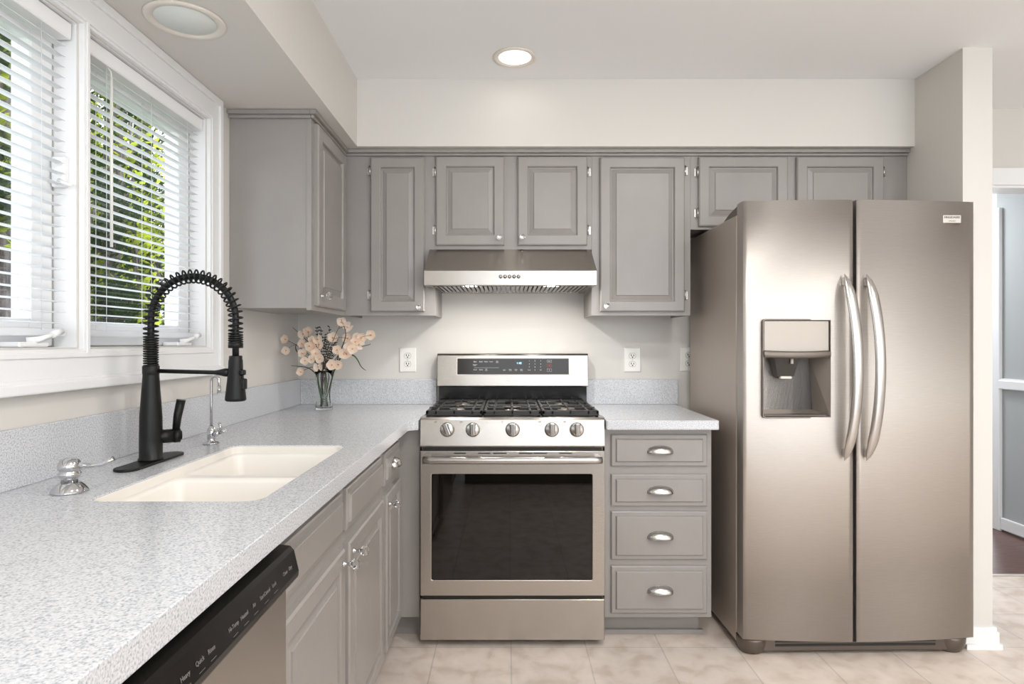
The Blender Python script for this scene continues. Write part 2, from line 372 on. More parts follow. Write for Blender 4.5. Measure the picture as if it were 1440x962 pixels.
def blind(w, label):
    y0, y1 = w[0]+.008, w[1]-.008
    bx = XL-.028
    t = thing('venetian_blind', label, 'blind', (bx, (y0+y1)/2, 1.262), 'white venetian blinds in the windows')
    MB().box(bx-.018, bx+.022, y0, y1, ZW1-.045, ZW1-.004, .003).build('head_rail', M['white'], t)
    b = MB(); n = 27; z0, z1 = 1.288, ZW1-.062; tilt = math.radians(-1)
    for i in range(n):
        z = z0+(z1-z0)*i/(n-1)
        w_ = .0108
        P = []
        for q in (-1, -.33, .33, 1):
            P.append((bx+q*w_*math.cos(tilt), z-q*w_*math.sin(tilt)+.0022*(1-q*q)))
        top = [[b.bm.verts.new((x, y, z_)) for x, z_ in P] for y in (y0+.006, y1-.006)]
        bot = [[b.bm.verts.new((x, y, z_-.0012)) for x, z_ in P] for y in (y0+.006, y1-.006)]
        for k in range(3):
            b.bm.faces.new((top[0][k], top[0][k+1], top[1][k+1], top[1][k])); b.bm.faces.new((bot[0][k+1], bot[0][k], bot[1][k], bot[1][k+1]))
        b.bm.faces.new((top[0][0], top[1][0], bot[1][0], bot[0][0])); b.bm.faces.new((top[0][3], bot[0][3], bot[1][3], top[1][3]))
        b.bm.faces.new(top[0]+bot[0][::-1]); b.bm.faces.new(top[1][::-1]+bot[1])
    b.build('slats', M['blind'], t)
    MB().box(bx-.013, bx+.013, y0+.004, y1-.004, 1.256, 1.274, .004, 2).build('bottom_rail', M['blind'], t)
    b = MB()
    for yy in (y0+.09, (y0+y1)/2, y1-.09):
        b.cyl((bx+.0145, yy, 1.27), (bx+.0145, yy, ZW1-.03), .0007, n=6); b.cyl((bx-.0145, yy, 1.27), (bx-.0145, yy, ZW1-.03), .0007, n=6)
    b.build('ladder_cords', M['blind'], t)
    b = MB().cyl((bx+.028, y0+.09, 1.50), (bx+.028, y0+.09, ZW1-.075), .0038, n=8)
    b.tube([(bx+.028, y0+.09, ZW1-.075), (bx+.026, y0+.09, ZW1-.06), (bx+.018, y0+.09, ZW1-.05)], .0018, 6)
    b.build('tilt_wand', M['plate'], t)
    return t
blind(W1, 'white venetian blind in the left window, cut off by the photo edge')
blind(W2, 'white venetian blind in the right window, nearer the grey wall cabinet')

# ------------------------------------------------------------------ cabinets
DOORP = lambda t, st=.048: [(0, 0), (0, t-.005), (.005, t), (st-.006, t), (st-.003, t-.002), (st, t-.012), (st+.004, t-.0125), (st+.024, t-.005), (st+.0255, t-.001)]
DRAWP = lambda t: [(0, 0), (0, t-.011), (.004, t-.008), (.017, t-.008), (.021, t-.001), (.023, t)]
def crystal_knob(p, n, parent):
    p = Vector(p); n = Vector(n)
    st = MB().lathe([(.0085, 0), (.0085, .003), (.004, .006), (.004, .016), (.007, .019), (.007, .021)], p, 16, n).build('knob_stem', M['chrome'], parent)
    k = MB().lathe([(.004, .0212), (.0105, .024), (.0148, .031), (.0135, .038), (.0085, .043), (.0001, .0435)], p, 8, n, smooth=False).build('knob', M['knob'], parent)
    return k
def cup_pull(c, u, n, parent, a=.052, bz=.030, d=.028):
    c, u, n = Vector(c), Vector(u), Vector(n); up = Vector((0, 0, 1))
    def f(s, t):
        th = PI*s; ph = PI/2*t
        return c+u*(a*math.cos(th))+n*(.001+d*math.sin(th)**.8*math.cos(ph))+up*(bz*math.sin(th)**.7*math.sin(ph))
    b = MB().grid(f, 20, 8)
    def g(s, t):
        th = PI*s; r = .88+.16*t
        return c+u*(a*r*math.cos(th))+n*.0012+up*(bz*r*math.sin(th)**.7)
    b.grid(g, 20, 1)
    bmesh.ops.remove_doubles(b.bm, verts=b.bm.verts[:], dist=.0004)
    return b.build('cup_pull', M['nickel'], parent, solid=.0018)
def hinge(p, u, n, parent):
    """p: point at the door's edge; u: outwards from the door, n: out of the frame"""
    p, u, n = Vector(p), Vector(u), Vector(n); z = Vector((0, 0, 1))
    b = MB().cyl(p+u*.004+n*.012-z*.022, p+u*.004+n*.012+z*.022, .0042, n=10)
    for s in (-1, 1): b.lathe([(.0001, 0), (.003, .002), (.0042, .005), (.0042, .006)], p+u*.004+n*.012+z*s*.022-z*.003, 8)
    rot = Matrix((u, n, z)).transposed()
    b.obox(p+u*.011+n*.0022, (.014, .002, .036), rot)
    return b.build('hinge', M['nickel'], parent)
Zv = Vector((0, 0, 1))
def door_y(x0, x1, z0, z1, Y, parent, hs=None, knob=None, t=.020, st=.05, hz=None):
    """door on a face looking to -Y"""
    d = MB().rings((x0, Y, z0), (1, 0, 0), Zv, (0, -1, 0), x1-x0, z1-z0, DOORP(t, st)).build('door', M['cab'], parent)
    if hs:
        for z in (hz or (z0+.075, z1-.065)): hinge((x0 if hs < 0 else x1, Y, z), (hs, 0, 0), (0, -1, 0), d)
    if knob: crystal_knob((knob[0], Y-t, knob[1]), (0, -1, 0), d)
    return d
def door_x(y0, y1, z0, z1, X, parent, knob=None, t=.020, st=.05):
    """door on a face looking to +X"""
    d = MB().rings((X, y0, z0), (0, 1, 0), Zv, (1, 0, 0), y1-y0, z1-z0, DOORP(t, st)).build('door', M['cab'], parent)
    if knob: crystal_knob((X+t, knob[0], knob[1]), (1, 0, 0), d)
    return d
UF = 2.853                       # face of the back upper cabinets
UB = YB-.001
def upper(x0, x1, z0, label):
    t = thing('wall_cabinet', label, 'cabinet', ((x0+x1)/2, (UF+UB)/2, z0), 'grey painted wall cabinets')
    # box with a recessed underside behind the face frame
    b = MB().box(x0, x1, UF, UF+.019, z0, ZS-.001).box(x0, x0+.012, UF+.019, UB, z0, ZS-.001).box(x1-.012, x1, UF+.019, UB, z0, ZS-.001)
    b.box(x0+.012, x1-.012, UF+.019, UB, z0+.012, ZS-.001)
    b.build('body', M['cab'], t)
    return t
ZU = 1.366
t = upper(-.756, -.337, ZU, 'narrow grey wall cabinet in the corner above the flower vase, single tall door')
door_y(-.633, -.384, 1.384, 2.095, UF, t, -1, (-.404, 1.402), hz=(1.46, 2.035))
t = upper(-.336, .389, 1.672, 'short grey wall cabinet with two small doors above the range hood')
door_y(-.331, -.016, 1.690, 2.099, UF, t, -1, (-.036, 1.722), hz=(1.76, 2.03))
door_y(.046, .367, 1.690, 2.099, UF, t, 1, (.067, 1.722), hz=(1.76, 2.03))
t = upper(.390, .847, ZU, 'tall single-door grey wall cabinet between the range hood and the fridge')
door_y(.426, .816, 1.384, 2.095, UF, t, 1, (.452, 1.408), hz=(1.46, 2.035))
t = upper(.848, 1.851, 1.765, 'low two-door grey wall cabinet over the fridge')
door_y(.882, 1.292, 1.777, 2.098, UF, t, -1, hz=(1.84, 2.03))
door_y(1.334, 1.734, 1.777, 2.098, UF, t, 1, hz=(1.84, 2.03))
# left-run upper cabinet, end panel to the camera
LX = -.757
t = thing('wall_cabinet', 'deep-looking grey wall cabinet beside the window, plain end panel facing out', 'cabinet', (-.91, 2.6, ZU), 'grey painted wall cabinets')
b = MB().box(XL+.001, LX-.0195, 2.375, UF-.001, ZU+.008, ZS-.001).box(LX-.019, LX+.0, 2.372, UF-.001, ZU, ZS-.001)
b.build('body', M['cab'], t)
d = door_x(2.400, 2.815, 1.385, 2.095, LX, t, (2.432, 1.425), st=.055)
# crown strips
b = MB()
for k, (o_, z0, z1) in enumerate(((.024, ZS-.018, ZS-.001), (.012, ZS-.030, ZS-.018))):
    b.box(LX+.0, 1.852, UF-o_, UF, z0, z1); b.box(LX, LX+o_, 2.372-o_, UF-o_, z0, z1); b.box(XL+.001, LX, 2.372-o_, 2.374, z0, z1)
struct(b.build('trim_6', M['cab'], bevel=.003))

# base cabinets -------------------------------------------------
BF, ZCB = 2.545, .886
t = thing('base_cabinet', 'grey base cabinet with four cup-pull drawers between range and fridge', 'cabinet', (.62, 2.8, 0), 'grey painted base cabinets')
MB().box(.401, .842, BF, UB, .105, ZCB-.001).build('body', M['cab'], t)
MB().box(.402, .815, BF+.085, UB, 0.0, .104).box(.402, .83, BF+.070, BF+.085, 0, .02).build('toe_kick', M['cab'], t)
for za, zb in ((.731, .862), (.566, .697), (.346, .545), (.125, .320)):
    x0, x1 = .427, .822
    d = MB().rings((x0, BF, za), (1, 0, 0), Zv, (0, -1, 0), x1-x0, zb-za, DRAWP(.02)).build('drawer', M['cab'], t)
    cup_pull(((x0+x1)/2+.002, BF-.020, (za+zb)/2-.010), (1, 0, 0), (0, -1, 0), d)
CF = -.452                        # frame face of left run
t = thing('base_cabinet', 'grey sink base cabinet with paired doors under false drawer fronts beside the dishwasher', 'cabinet', (-.75, 1.65, 0), 'grey painted base cabinets')
MB().box(CF-.02, CF, 1.135, 2.172, .105, ZCB-.001).box(XL+.001, CF-.02, 1.137, 1.155, .105, ZCB-.001).box(XL+.001, CF-.02, 2.154, 2.172, .105, ZCB-.001).box(XL+.001, CF-.02, 1.155, 2.154, .105, .12).build('body', M['cab'], t)
MB().box(CF-.09, CF-.075, 1.14, 2.17, 0, .104).build('toe_kick', M['cab'], t)
for (y0, y1, ky) in ((1.165, 1.640, 1.612), (1.685, 2.150, 1.715)):
    MB().rings((CF, y0, .725), (0, 1, 0), Zv, (1, 0, 0), y1-y0, .115, DRAWP(.02)).build('drawer_front', M['cab'], t)
    door_x(y0, y1, .125, .692, CF, t, (ky, .660))
t = thing('base_cabinet', 'narrow grey base cabinet with one drawer and door, nearest the range', 'cabinet', (-.75, 2.36, 0), 'grey painted base cabinets')
MB().box(XL+.001, CF, 2.174, BF-.001, .105, ZCB-.001).build('body', M['cab'], t)
MB().box(XL+.001, CF-.075, 2.174, BF+.07, 0, .104).build('toe_kick', M['cab'], t)
d = MB().rings((CF, 2.205, .725), (0, 1, 0), Zv, (1, 0, 0), .295, .115, DRAWP(.02)).build('drawer', M['cab'], t)
cup_pull((CF+.02, 2.335, .775), (0, 1, 0), (1, 0, 0), d, .045)
door_x(2.205, 2.50, .125, .692, CF, t, (2.232, .655), st=.045)
t = thing('base_cabinet', 'plain grey corner cabinet panel left of the range', 'cabinet', (-.6, 2.85, 0), 'grey painted base cabinets')
MB().box(XL+.001, -.364, BF, UB, .105, ZCB-.001).build('body', M['cab'], t)
MB().box(CF-.07, -.366, BF+.075, UB, 0, .104).build('toe_kick', M['cab'], t)

# ------------------------------------------------------------------ counters and splash
ZT = .926; CE = -.400; CFY = 2.486; SPY = YB-.02
def arc(cx, cy, r, a0, a1, n=6): return [(cx+r*math.cos(math.radians(a0+(a1-a0)*k/n)), cy+r*math.sin(math.radians(a0+(a1-a0)*k/n))) for k in range(n+1)]
SX0, SX1, SY0, SY1 = -.838, -.492, 1.218, 1.886
outl = [(XL+.001, -.6), (CE, -.6), (CE, CFY-.04)]+arc(CE+.036, CFY-.036, .036, 180, 90)[1:]+[(-.3625, CFY), (-.3625, YB-.001), (XL+.001, YB-.001)]
hole = rrect(SX0, SX1, SY0, SY1, .035)
t = thing('countertop', 'long speckled grey L-shaped countertop under the window with the sink', 'countertop', (-.7, 1.3, ZCB), 'speckled grey countertops')
MB().prism(outl, [hole], ZCB, ZT).build('worktop', M['counter'], t, bevel=.006)
b = MB().box(XL+.001, XL+.020, -.6, YB-.001, ZT, ZT+.128, .002).box(XL+.020, -.3625, YB-.020, YB-.001, ZT, ZT+.128, .002)
b.build('backsplash', M['counter'], t)
t = thing('countertop', 'short speckled grey countertop over the drawers between range and fridge', 'countertop', (.62, 2.8, ZCB), 'speckled grey countertops')
MB().box(.3995, .856, CFY, YB-.001, ZCB, ZT).build('worktop', M['counter'], t, bevel=.006)
MB().box(.3995, .868, YB-.020, YB-.001, ZT, ZT+.128, .002).build('backsplash', M['counter'], t)
# sink
t = thing('kitchen_sink', 'cream double-bowl sink set into the speckled countertop', 'sink', ((SX0+SX1)/2, (SY0+SY1)/2, .72))
DV = 1.552
def bowl(x0, x1, y0, y1, zr, zb, r):
    b = MB(); n = 6; L = []
    for ins, z, rr in ((0, zr, r), (.006, zr-.012, r), (.010, zb+.05, r), (.022, zb+.015, r), (.05, zb, r*.9)):
        L.append([b.bm.verts.new((x, y, z)) for x, y in rrect(x0+ins, x1-ins, y0+ins, y1-ins, rr-ins*.3, n)])
    for A, B in zip(L, L[1:]):
        k = len(A)
        for i in range(k):
            f = b.bm.faces.new((A[i], A[(i+1) % k], B[(i+1) % k], B[i])); f.smooth = True
    b.bm.faces.new(L[-1])
    return b
g_ = .0005
b = MB().prism(rrect(SX0+g_, SX1-g_, SY0+g_, SY1-g_, .034), [rrect(SX0+.004, SX1-.004, SY0+.004, SY1-.004, .032)], ZT-.045, ZT-.003)
b.prism(rrect(SX0+.004, SX1-.004, SY0+.004, SY1-.004, .032), [rrect(SX0+.005, SX1-.005, SY0+.005, DV-.014, .03), rrect(SX0+.005, SX1-.005, DV+.014, SY1-.005, .03)], ZT-.033, ZT-.024)
b.build('sink_rim', M['sink'], t, bevel=.003)
for y0, y1 in ((SY0+.004, DV-.014), (DV+.014, SY1-.004)):
    o = bowl(SX0+.004, SX1-.004, y0, y1, ZT-.0245, .72, .03).build('sink_bowl', M['sink'], t, norm=False, solid=.004)
    MB().lathe([(.0001, 0), (.03, .001), (.042, .004), (.044, .002)], ((SX0+SX1)/2, (y0+y1)/2, .7225), 24).build('drain', M['chrome'], t)

# ------------------------------------------------------------------ range
RX0, RX1, RC = -.358, .396, .019
RF = 2.50
t = thing('gas_range', 'stainless steel gas range with five knobs and black glass oven door', 'stove', (RC, 2.8, 0))
MB().box(RX0+.003, RX1-.003, RF+.045, 3.09, .03, .905).build('body', M['steeldk'], t)
for x in (RX0+.05, RX1-.05):
    for y in (RF+.09, 3.02): MB().cyl((x, y, 0), (x, y, .035), .018, n=12).build('levelling_foot', M['black'], t)
# control panel (slight slope)
b = MB().prism([(RF, .815), (RF-.004, .822), (RF+.010, .925), (RF+.022, .934), (RF+.09, .934), (RF+.09, .815)], [], RX0, RX1, 'x')
b.build('control_panel', M['steel'], t, bevel=.003)
# cooktop
b = MB().box(RX0+.002, RX1-.002, RF+.09, 3.075, .90, .930, .004)
b.build('cooktop', M['enamel'], t)
burn = [(RC-.235, 2.70, .045), (RC-.235, 2.93, .038), (RC, 2.82, .05), (RC+.235, 2.70, .05), (RC+.235, 2.93, .034)]
for x, y, r in burn:
    o = MB().lathe([(r+.014, 0), (r+.012, .006), (r*.8, .010), (r*.8, .014)], (x, y, .930), 28).build('burner', M['burner'], t)
    MB().lathe([(r*.9, .0145), (r, .017), (r*.95, .022), (.0001, .024)], (x, y, .930), 28).build('burner_cap', M['burner'], o)
# three grates
def grate(x0, x1):
    b = MB(); y0, y1, z0, z1 = RF+.052, 3.05, .942, .958; w = .013
    b.box(x0, x1, y0, y0+w*1.6, z0-.006, z1, .003).box(x0, x1, y1-w, y1, z0, z1, .003)
    b.box(x0, x0+w, y0, y1, z0, z1, .003).box(x1-w, x1, y0, y1, z0, z1, .003)
    ym = (y0+y1)/2; xm = (x0+x1)/2
    b.box(x0, x1, ym-w/2, ym+w/2, z0, z1, .003)
    for (ya, yb) in ((y0, ym), (ym, y1)):
        yc = (ya+yb)/2
        b.box(xm-.005, xm+.005, ya, yc-.03, z0, z1+.003, .002).box(xm-.005, xm+.005, yc+.03, yb, z0, z1+.003, .002)
        b.box(x0, xm-.03, yc-.005, yc+.005, z0, z1+.003, .002).box(xm+.03, x1, yc-.005, yc+.005, z0, z1+.003, .002)
        for q in (-1, 1):
            b.box(min(xm+q*.075-.005, xm+q*.075+.005), max(xm+q*.075-.005, xm+q*.075+.005), ya, yb, z0, z1, .002) if (x1-x0) > .22 else None
    for x in (x0+.008, x1-.008):
        for y in (y0+.01, y1-.01): b.cyl((x, y, .929), (x, y, z0+.002), .007, n=8)
    return b.build('grate', M['iron'], t)
grate(RX0+.018, RC-.124); grate(RC-.120, RC+.120); grate(RC+.124, RX1-.018)
# centre griddle-like oval ring plates
# knobs
kn = ((-.246, 22), (-.142, 0), (.020, 0), (.179, 0), (.281, 0))
na = Vector((0, -1, .14)).normalized()
for x, ang in kn:
    z = .886; y = RF-.004+(z-.822)*.136
    k = MB().lathe([(.0295, 0), (.0295, .004), (.027, .006), (.0265, .022), (.024, .026), (.0001, .027)], (x, y, z), 32, na).build('control_knob', M['nickel'], t)
    rot = Vector((0, 0, 1)).rotation_difference(na).to_matrix() @ Matrix.Rotation(math.radians(ang), 3, 'Z')
    b = MB(); r3 = Matrix(((1, 0, 0), (0, 0, -1), (0, 1, 0))) @ Matrix.Rotation(0, 3, 'X')
    tl = Matrix.Rotation(-math.radians(ang), 3, 'Y')
    b.obox(Vector((x, y, z))+na*.032, (.017, .014, .050), tl)
    b.build('grip', M['nickel'], k, bevel=.003)
    b = MB()
    for q in (-1, 1): b.obox(Vector((x, y, z))+na*.0275+tl @ Vector((q*.0108, 0, 0)), (.0022, .002, .046), tl)
    b.build('grip_groove', M['steeldk'], k)
    b = MB(); b.text({-.246: 'LF', -.142: 'LR', .020: 'C', .179: 'RR', .281: 'RF'}[x], .011, at_y(x-.048 if x != .020 else x-.042, RF+.0055, .917)); b.build('knob_marking', M['grey_ink'], t)
# oven door
YD = RF+.0
b = MB().prism(rect(RX0+.002, RX1-.002, .211, .800), [rrect(-.310, .344, .275, .706, .006, 2)], YD, YD+.040, 'y')
d = b.build('oven_door', M['steel'], t, bevel=.003)
MB().box(-.3095, .3435, YD+.003, YD+.036, .2755, .7055).build('door_glass', M['gloss'], d)
b = MB()
for i, (xa, xb) in enumerate(((-.22, -.17), (-.12, -.07), (-.06, -.005), (.045, .10), (.105, .16), (.21, .26))):
    MB().box(xa, xb, YD-.0006, YD+.002, .7885, .7930).build('vent_slot', M['slot'], d)
for (xa, xb) in ((-.22, -.12), (.14, .26)): MB().box(xa, xb, YD-.0006, YD+.002, .756, .759).build('vent_slot', M['slot'], d)
b = MB()
yh = YD-.048
b.tube([(RX0+.020, yh+.004, .771), (RX0+.05, yh, .771), (RC, yh-.004, .771), (RX1-.05, yh, .771), (RX1-.020, yh+.004, .771)], .0145, 16)
for x in (RX0+.032, RX1-.032): b.box(x-.012, x+.012, yh+.004, YD+.001, .762, .781, .003)
b.build('door_handle', M['nickel'], d)
MB().box(RX0+.002, RX1-.002, YD, YD+.04, .030, .196, .003).build('storage_drawer', M['steel'], t)
MB().box(RX0+.012, RX1-.012, YD+.012, YD+.044, .197, .211).build('door_gap', M['slot'], t)
MB().box(RX0+.012, RX1-.012, YD+.012, YD+.044, .800, .815).build('door_gap', M['slot'], t)
# backguard
GY = 3.065
b = MB().prism([(GY+.004, 1.020), (GY, 1.026), (GY+.010, 1.176), (GY+.018, 1.186), (3.128, 1.186), (3.128, 1.020)], [], -.3525, .4020, 'x')
g = b.build('backguard', M['steel'], t, bevel=.003)
MB().box(-.345, .395, GY+.016, 3.125, .915, 1.021).build('rear_vent', M['enamel'], t)
# sloped face: y = GY + (z-1.026)*.0667
def gy(z): return GY+(z-1.026)*.0667
sl = Matrix.Rotation(math.atan(.0667), 3, 'X')
def gface(x0, x1, z0, z1, off, th, name, m, parent):
    b = MB(); zc = (z0+z1)/2
    b.obox((( x0+x1)/2, gy(zc)-off, zc), (x1-x0, th, z1-z0), Matrix.Rotation(-math.atan(.0667), 3, 'X')); return b.build(name, m, parent)
s0 = 865/3.07
X_ = lambda u: (u-CX)/s0
Z_ = lambda v: H-(v-CY)/s0
gface(X_(642), X_(801), Z_(527.8), Z_(503), .0004, .002, 'display_rim', M['badge'], g)
dp = gface(X_(643.2), X_(799.8), Z_(526.6), Z_(504.2), .0012, .002, 'display_panel', M['panelblk'], g)
def gm(u, v): z = Z_(v); return Matrix.Translation((X_(u), gy(z)-.0027, z)) @ Matrix.Rotation(PI/2-math.atan(.0667), 4, 'X')
b = MB()
cz = lambda X, Y: (630+X/7.579, 495+Y/7.579)
for (tx, X, Y, sz) in (('Bake', 290, 104, .0085), ('Broil', 350, 104, .0085), ('Warm', 405, 104, .0075), ('Proof', 460, 104, .0075), ('Easy', 525, 99, .006), ('Conv', 527, 112, .006),
        ('Convect', 288, 134, .0065), ('Conv', 284, 146, .0065), ('Roast', 290, 189, .008), ('Steam', 352, 189, .008), ('Self', 408, 183, .006), ('Clean', 408, 196, .006),
        ('Light', 600, 192, .007), ('Oven', 662, 186, .006), ('Timer', 664, 198, .006), ('Cook', 724, 186, .006), ('Time', 724, 198, .006), ('Delay', 784, 186, .006), ('Start', 784, 198, .006)):
    b.text(tx, sz, gm(*cz(X, Y)))
for i, row in enumerate(('123', '456', '789')):
    for j, ch in enumerate(row): b.text(ch, .0085, gm(*cz(866+j*61, 95+i*33)))
b.text('Clock', .006, gm(*cz(866, 192))); b.text('0', .0085, gm(*cz(927, 192))); b.text('Off', .006, gm(*cz(988, 192)))
def frame(b, X, Y, w, h):
    u, v = cz(X, Y); m_ = gm(u, v)
    for (a, c, sx, sy) in ((0, h/2, w, .0006), (0, -h/2, w, .0006), (w/2, 0, .0006, h), (-w/2, 0, .0006, h)):
        r = bmesh.ops.create_cube(b.bm, size=1)
        for vv in r['verts']: vv.co = m_ @ Vector((a+vv.co.x*sx, c+vv.co.y*sy, vv.co.z*.0003))
for Y in (100, 194): frame(b, 1080, Y, .022, .013)
b.text('start', .007, gm(*cz(1080, 100))); b.text('II', .008, gm(*cz(1080, 194)))
frame(b, 410, 168, .125, .0002)
b.build('key_lettering', M['white_ink'], dp)
b = MB(); frame(b, 1080, 147, .022, .013); b.text('off', .008, gm(*cz(1080, 147))); b.build('cancel_key', M['red_ink'], dp)
MB().text('1:48', .015, gm(*cz(757, 120))).build('clock_display', M['clock'], dp)
MB().text('KitchenAid', .013, gm(*cz(690, 310))).build('maker_badge', M['white_ink'], g)

# ------------------------------------------------------------------ hood
t = thing('range_hood', 'stainless steel range hood under the short cabinet above the stove', 'range hood', (RC, 2.9, 1.49))
HX0, HX1, HY = -.369, .391, 2.70
HX0, HX1 = (596-CX)/320.4, (839.5-CX)/320.4
z0, z1, z2 = 1.492, 1.558, 1.6705
TX0, TX1 = HX0+.012, HX1-.012
# slanted upper body
b = MB()
P = [(HX0, HY, z1), (HX1, HY, z1), (HX1, YB-.002, z1), (HX0, YB-.002, z1), (HX0+.008, 2.84, z2), (HX1-.008, 2.84, z2), (HX1-.008, YB-.002, z2), (HX0+.008, YB-.002, z2)]
V = [b.bm.verts.new(p) for p in P]
for f in ((0, 1, 5, 4), (1, 2, 6, 5), (3, 0, 4, 7), (4, 5, 6, 7), (2, 3, 7, 6), (0, 3, 2, 1)): b.bm.faces.new([V[i] for i in f])
b.build('canopy', M['steel'], t, bevel=.002)
b = MB().prism(rect(HX0, HX1, HY, YB-.002), [rect(HX0+.03, HX1-.03, HY+.03, YB-.03)], z0, z1-.0005)
b.build('lip', M['steel'], t, bevel=.002)
for (xa, xb) in ((HX0+.032, RC-.008), (RC-.005, HX1-.032)):
    b = MB(); n = 17
    for i in range(n):
        x = xa+(xb-xa)*(i+.5)/n
        b.box(x-.0062, x+.0062, HY+.092, YB-.035, z0+.002, z0+.007)
    b.box(xa, xb, HY+.032, HY+.088, z0+.030, z0+.033)
    MB().box(xa, xb, HY+.092, YB-.035, z0+.014, z0+.016).build('filter_gap_shade', M['smoke'], t)  # dark sheet added to stand for the shade between the baffles
    b.build('baffle_filter', M['nickel'], t)
for i in range(5):
    x = (704+i*6.3-CX)/320.4
    MB().lathe([(.0085, 0), (.0085, .003), (.0065, .006), (.0065, .012), (.0001, .013)], (x, HY, 1.530), 20, (0, -1, 0)).build('push_button', M['nickel'], t)
MB().lathe([(.009, 0), (.009, .003), (.0001, .005)], (.065, 2.832, 1.662), 6, (0, -1, .4)).build('emblem', M['steeldk'], t)
for x in (-.17, .20):
    MB().lathe([(.032, 0), (.032, -.004), (.024, -.006), (.0001, -.006)], (x, HY+.058, z0+.029), 24).build('hood_lamp', M['lamp'], t)
    light('hood_lamp_light', 'AREA', (x, HY+.058, z0+.009), 2.7, (1, .97, .92), (0, 0, 0), shape='DISK', size=.045)

# ------------------------------------------------------------------ fridge
t = thing('refrigerator', 'stainless side-by-side refrigerator with dispenser and curved handles', 'refrigerator', (.92, 2.42, 0))
X0, X1, XS = .922, 1.846, 1.351
FB = 2.490
MB().box(X0+.004, X1-.004, FB, 3.09, .03, 1.757, .006, 2).build('body', M['steelside'], t)
def dy(x):  # bowed front
    u = (x-(X0+X1)/2)/((X1-X0)/2); return 2.389+.030*u*u
def fdoor(xa, xb, hole=None):
    b = MB(); n = 24; z0, z1 = .074, 1.797
    xs = [xa+.003+(xb-xa-.006)*i/n for i in range(n+1)]
    if hole:
        xs = sorted(set([x for x in xs if not (hole[0]-.004 < x < hole[0]+.004 or hole[1]-.004 < x < hole[1]+.004)]+[hole[0], hole[1]]))
    zs = [z0, z1] if not hole else [z0, hole[2], hole[3], z1]
    G = [[b.bm.verts.new((x, dy(x), z)) for z in zs] for x in xs]
    K = [[b.bm.verts.new((x, FB-.012, z)) for z in (z0, z1)] for x in xs]
    for i in range(len(xs)-1):
        for j in range(len(zs)-1):
            if hole and j == 1 and xs[i] >= hole[0]-1e-6 and xs[i+1] <= hole[1]+1e-6: continue
            f = b.bm.faces.new((G[i][j], G[i+1][j], G[i+1][j+1], G[i][j+1])); f.smooth = True
        b.bm.faces.new((K[i][0], K[i][1], K[i+1][1], K[i+1][0]))
        b.bm.faces.new((G[i][0], K[i][0], K[i+1][0], G[i+1][0])); b.bm.faces.new((G[i][-1], G[i+1][-1], K[i+1][1], K[i][1]))
    b.bm.faces.new([G[0][j] for j in range(len(zs))]+[K[0][1], K[0][0]])
    b.bm.faces.new([G[-1][j] for j in range(len(zs))][::-1]+[K[-1][0], K[-1][1]])
    return b
sf = 865/2.398
DX0, DX1 = (1073.5-CX)/sf, (1168-CX)/sf
DZ0, DZ1 = H-(587-CY)/sf, H-(450-CY)/sf
ld = fdoor(X0, XS-.004, (DX0, DX1, DZ0, DZ1)).build('freezer_door', M['steelf'], t)
rd = fdoor(XS+.004, X1).build('fridge_door', M['steelf'], t)
MB().box(X0+.015, X1-.015, FB-.012, FB, .09, 1.78).build('door_gasket', M['slot'], t)
# hinge covers on top
for (xa, xb) in ((X0+.01, X0+.085), (X1-.085, X1-.01)):
    MB().prism([(FB-.05, 1.798), (FB+.10, 1.798-.02), (FB+.16, 1.757), (FB, 1.757), (FB-.01, 1.7975)], [], xa, xb, 'x').build('hinge_cover', M['steeldk'], t, bevel=.004)
# dispenser
yd = dy((DX0+DX1)/2)
zt = H-(492.5-CY)/sf; zt2 = H-(503-CY)/sf
D = MB(); e = .004
dc = MB()
yb_ = yd+.082
# recess: tapered funnel
b = MB()
P0 = [(DX0, DZ0), (DX1, DZ0), (DX1, zt2+.01), (DX0, zt2+.01)]
F0 = [b.bm.verts.new((x, dy(x)+.002, z)) for x, z in P0]
F1 = [b.bm.verts.new((x, yb_ if i > 1 else yb_-.0, z)) for i, (x, z) in enumerate(((DX0+.012, DZ0+.022), (DX1-.028, DZ0+.022), (DX1-.045, zt2+.01), (DX0+.012, zt2+.01)))]
for k in range(4): b.bm.faces.new((F0[k], F0[(k+1) % 4], F1[(k+1) % 4], F1[k]))
b.bm.faces.new(F1)
b.build('dispenser_recess', M['disp_in'], ld, norm=False, solid=.001)
MB().box(DX0+.002, DX1-.002, yd+.001, yb_, zt2-.001, DZ1-.002, .003).build('dispenser_panel', M['dispenser'], ld)
b = MB()
def strip(s, q):
    x = DX0+(DX1-DX0)*s; th = 2*PI*q
    z = (zt+zt2)/2 - .004*(1-(2*s-1)**2)
    return Vector((x, yd-.002-.008*(1-(2*s-1)**2)*1+.006*math.cos(th)-.002, z+.014*math.sin(th)))
b.grid(strip, 16, 12)
b.build('dispenser_visor', M['steeldk'], ld)
b = MB().prism(rrect(DX0-.004, DX1+.004, DZ0-.004, DZ1+.004, .012), [rrect(DX0+.001, DX1-.001, DZ0+.002, DZ1-.001, .010)], yd-.0035, yd+.008, 'y').build('dispenser_rim', M['steeldk'], ld, bevel=.001)
b = MB(); xc = (DX0+DX1)/2-.022
V = [b.bm.verts.new(p) for p in ((xc-.055, yd+.02, zt2), (xc+.045, yd+.02, zt2), (xc+.045, yb_-.004, zt2), (xc-.055, yb_-.004, zt2), (xc-.035, yd+.04, zt2-.075), (xc+.03, yd+.04, zt2-.075), (xc+.03, yb_-.004, zt2-.075), (xc-.035, yb_-.004, zt2-.075))]
for f in ((0, 1, 5, 4), (1, 2, 6, 5), (3, 0, 4, 7), (4, 5, 6, 7), (2, 3, 7, 6), (0, 3, 2, 1)): b.bm.faces.new([V[i] for i in f])
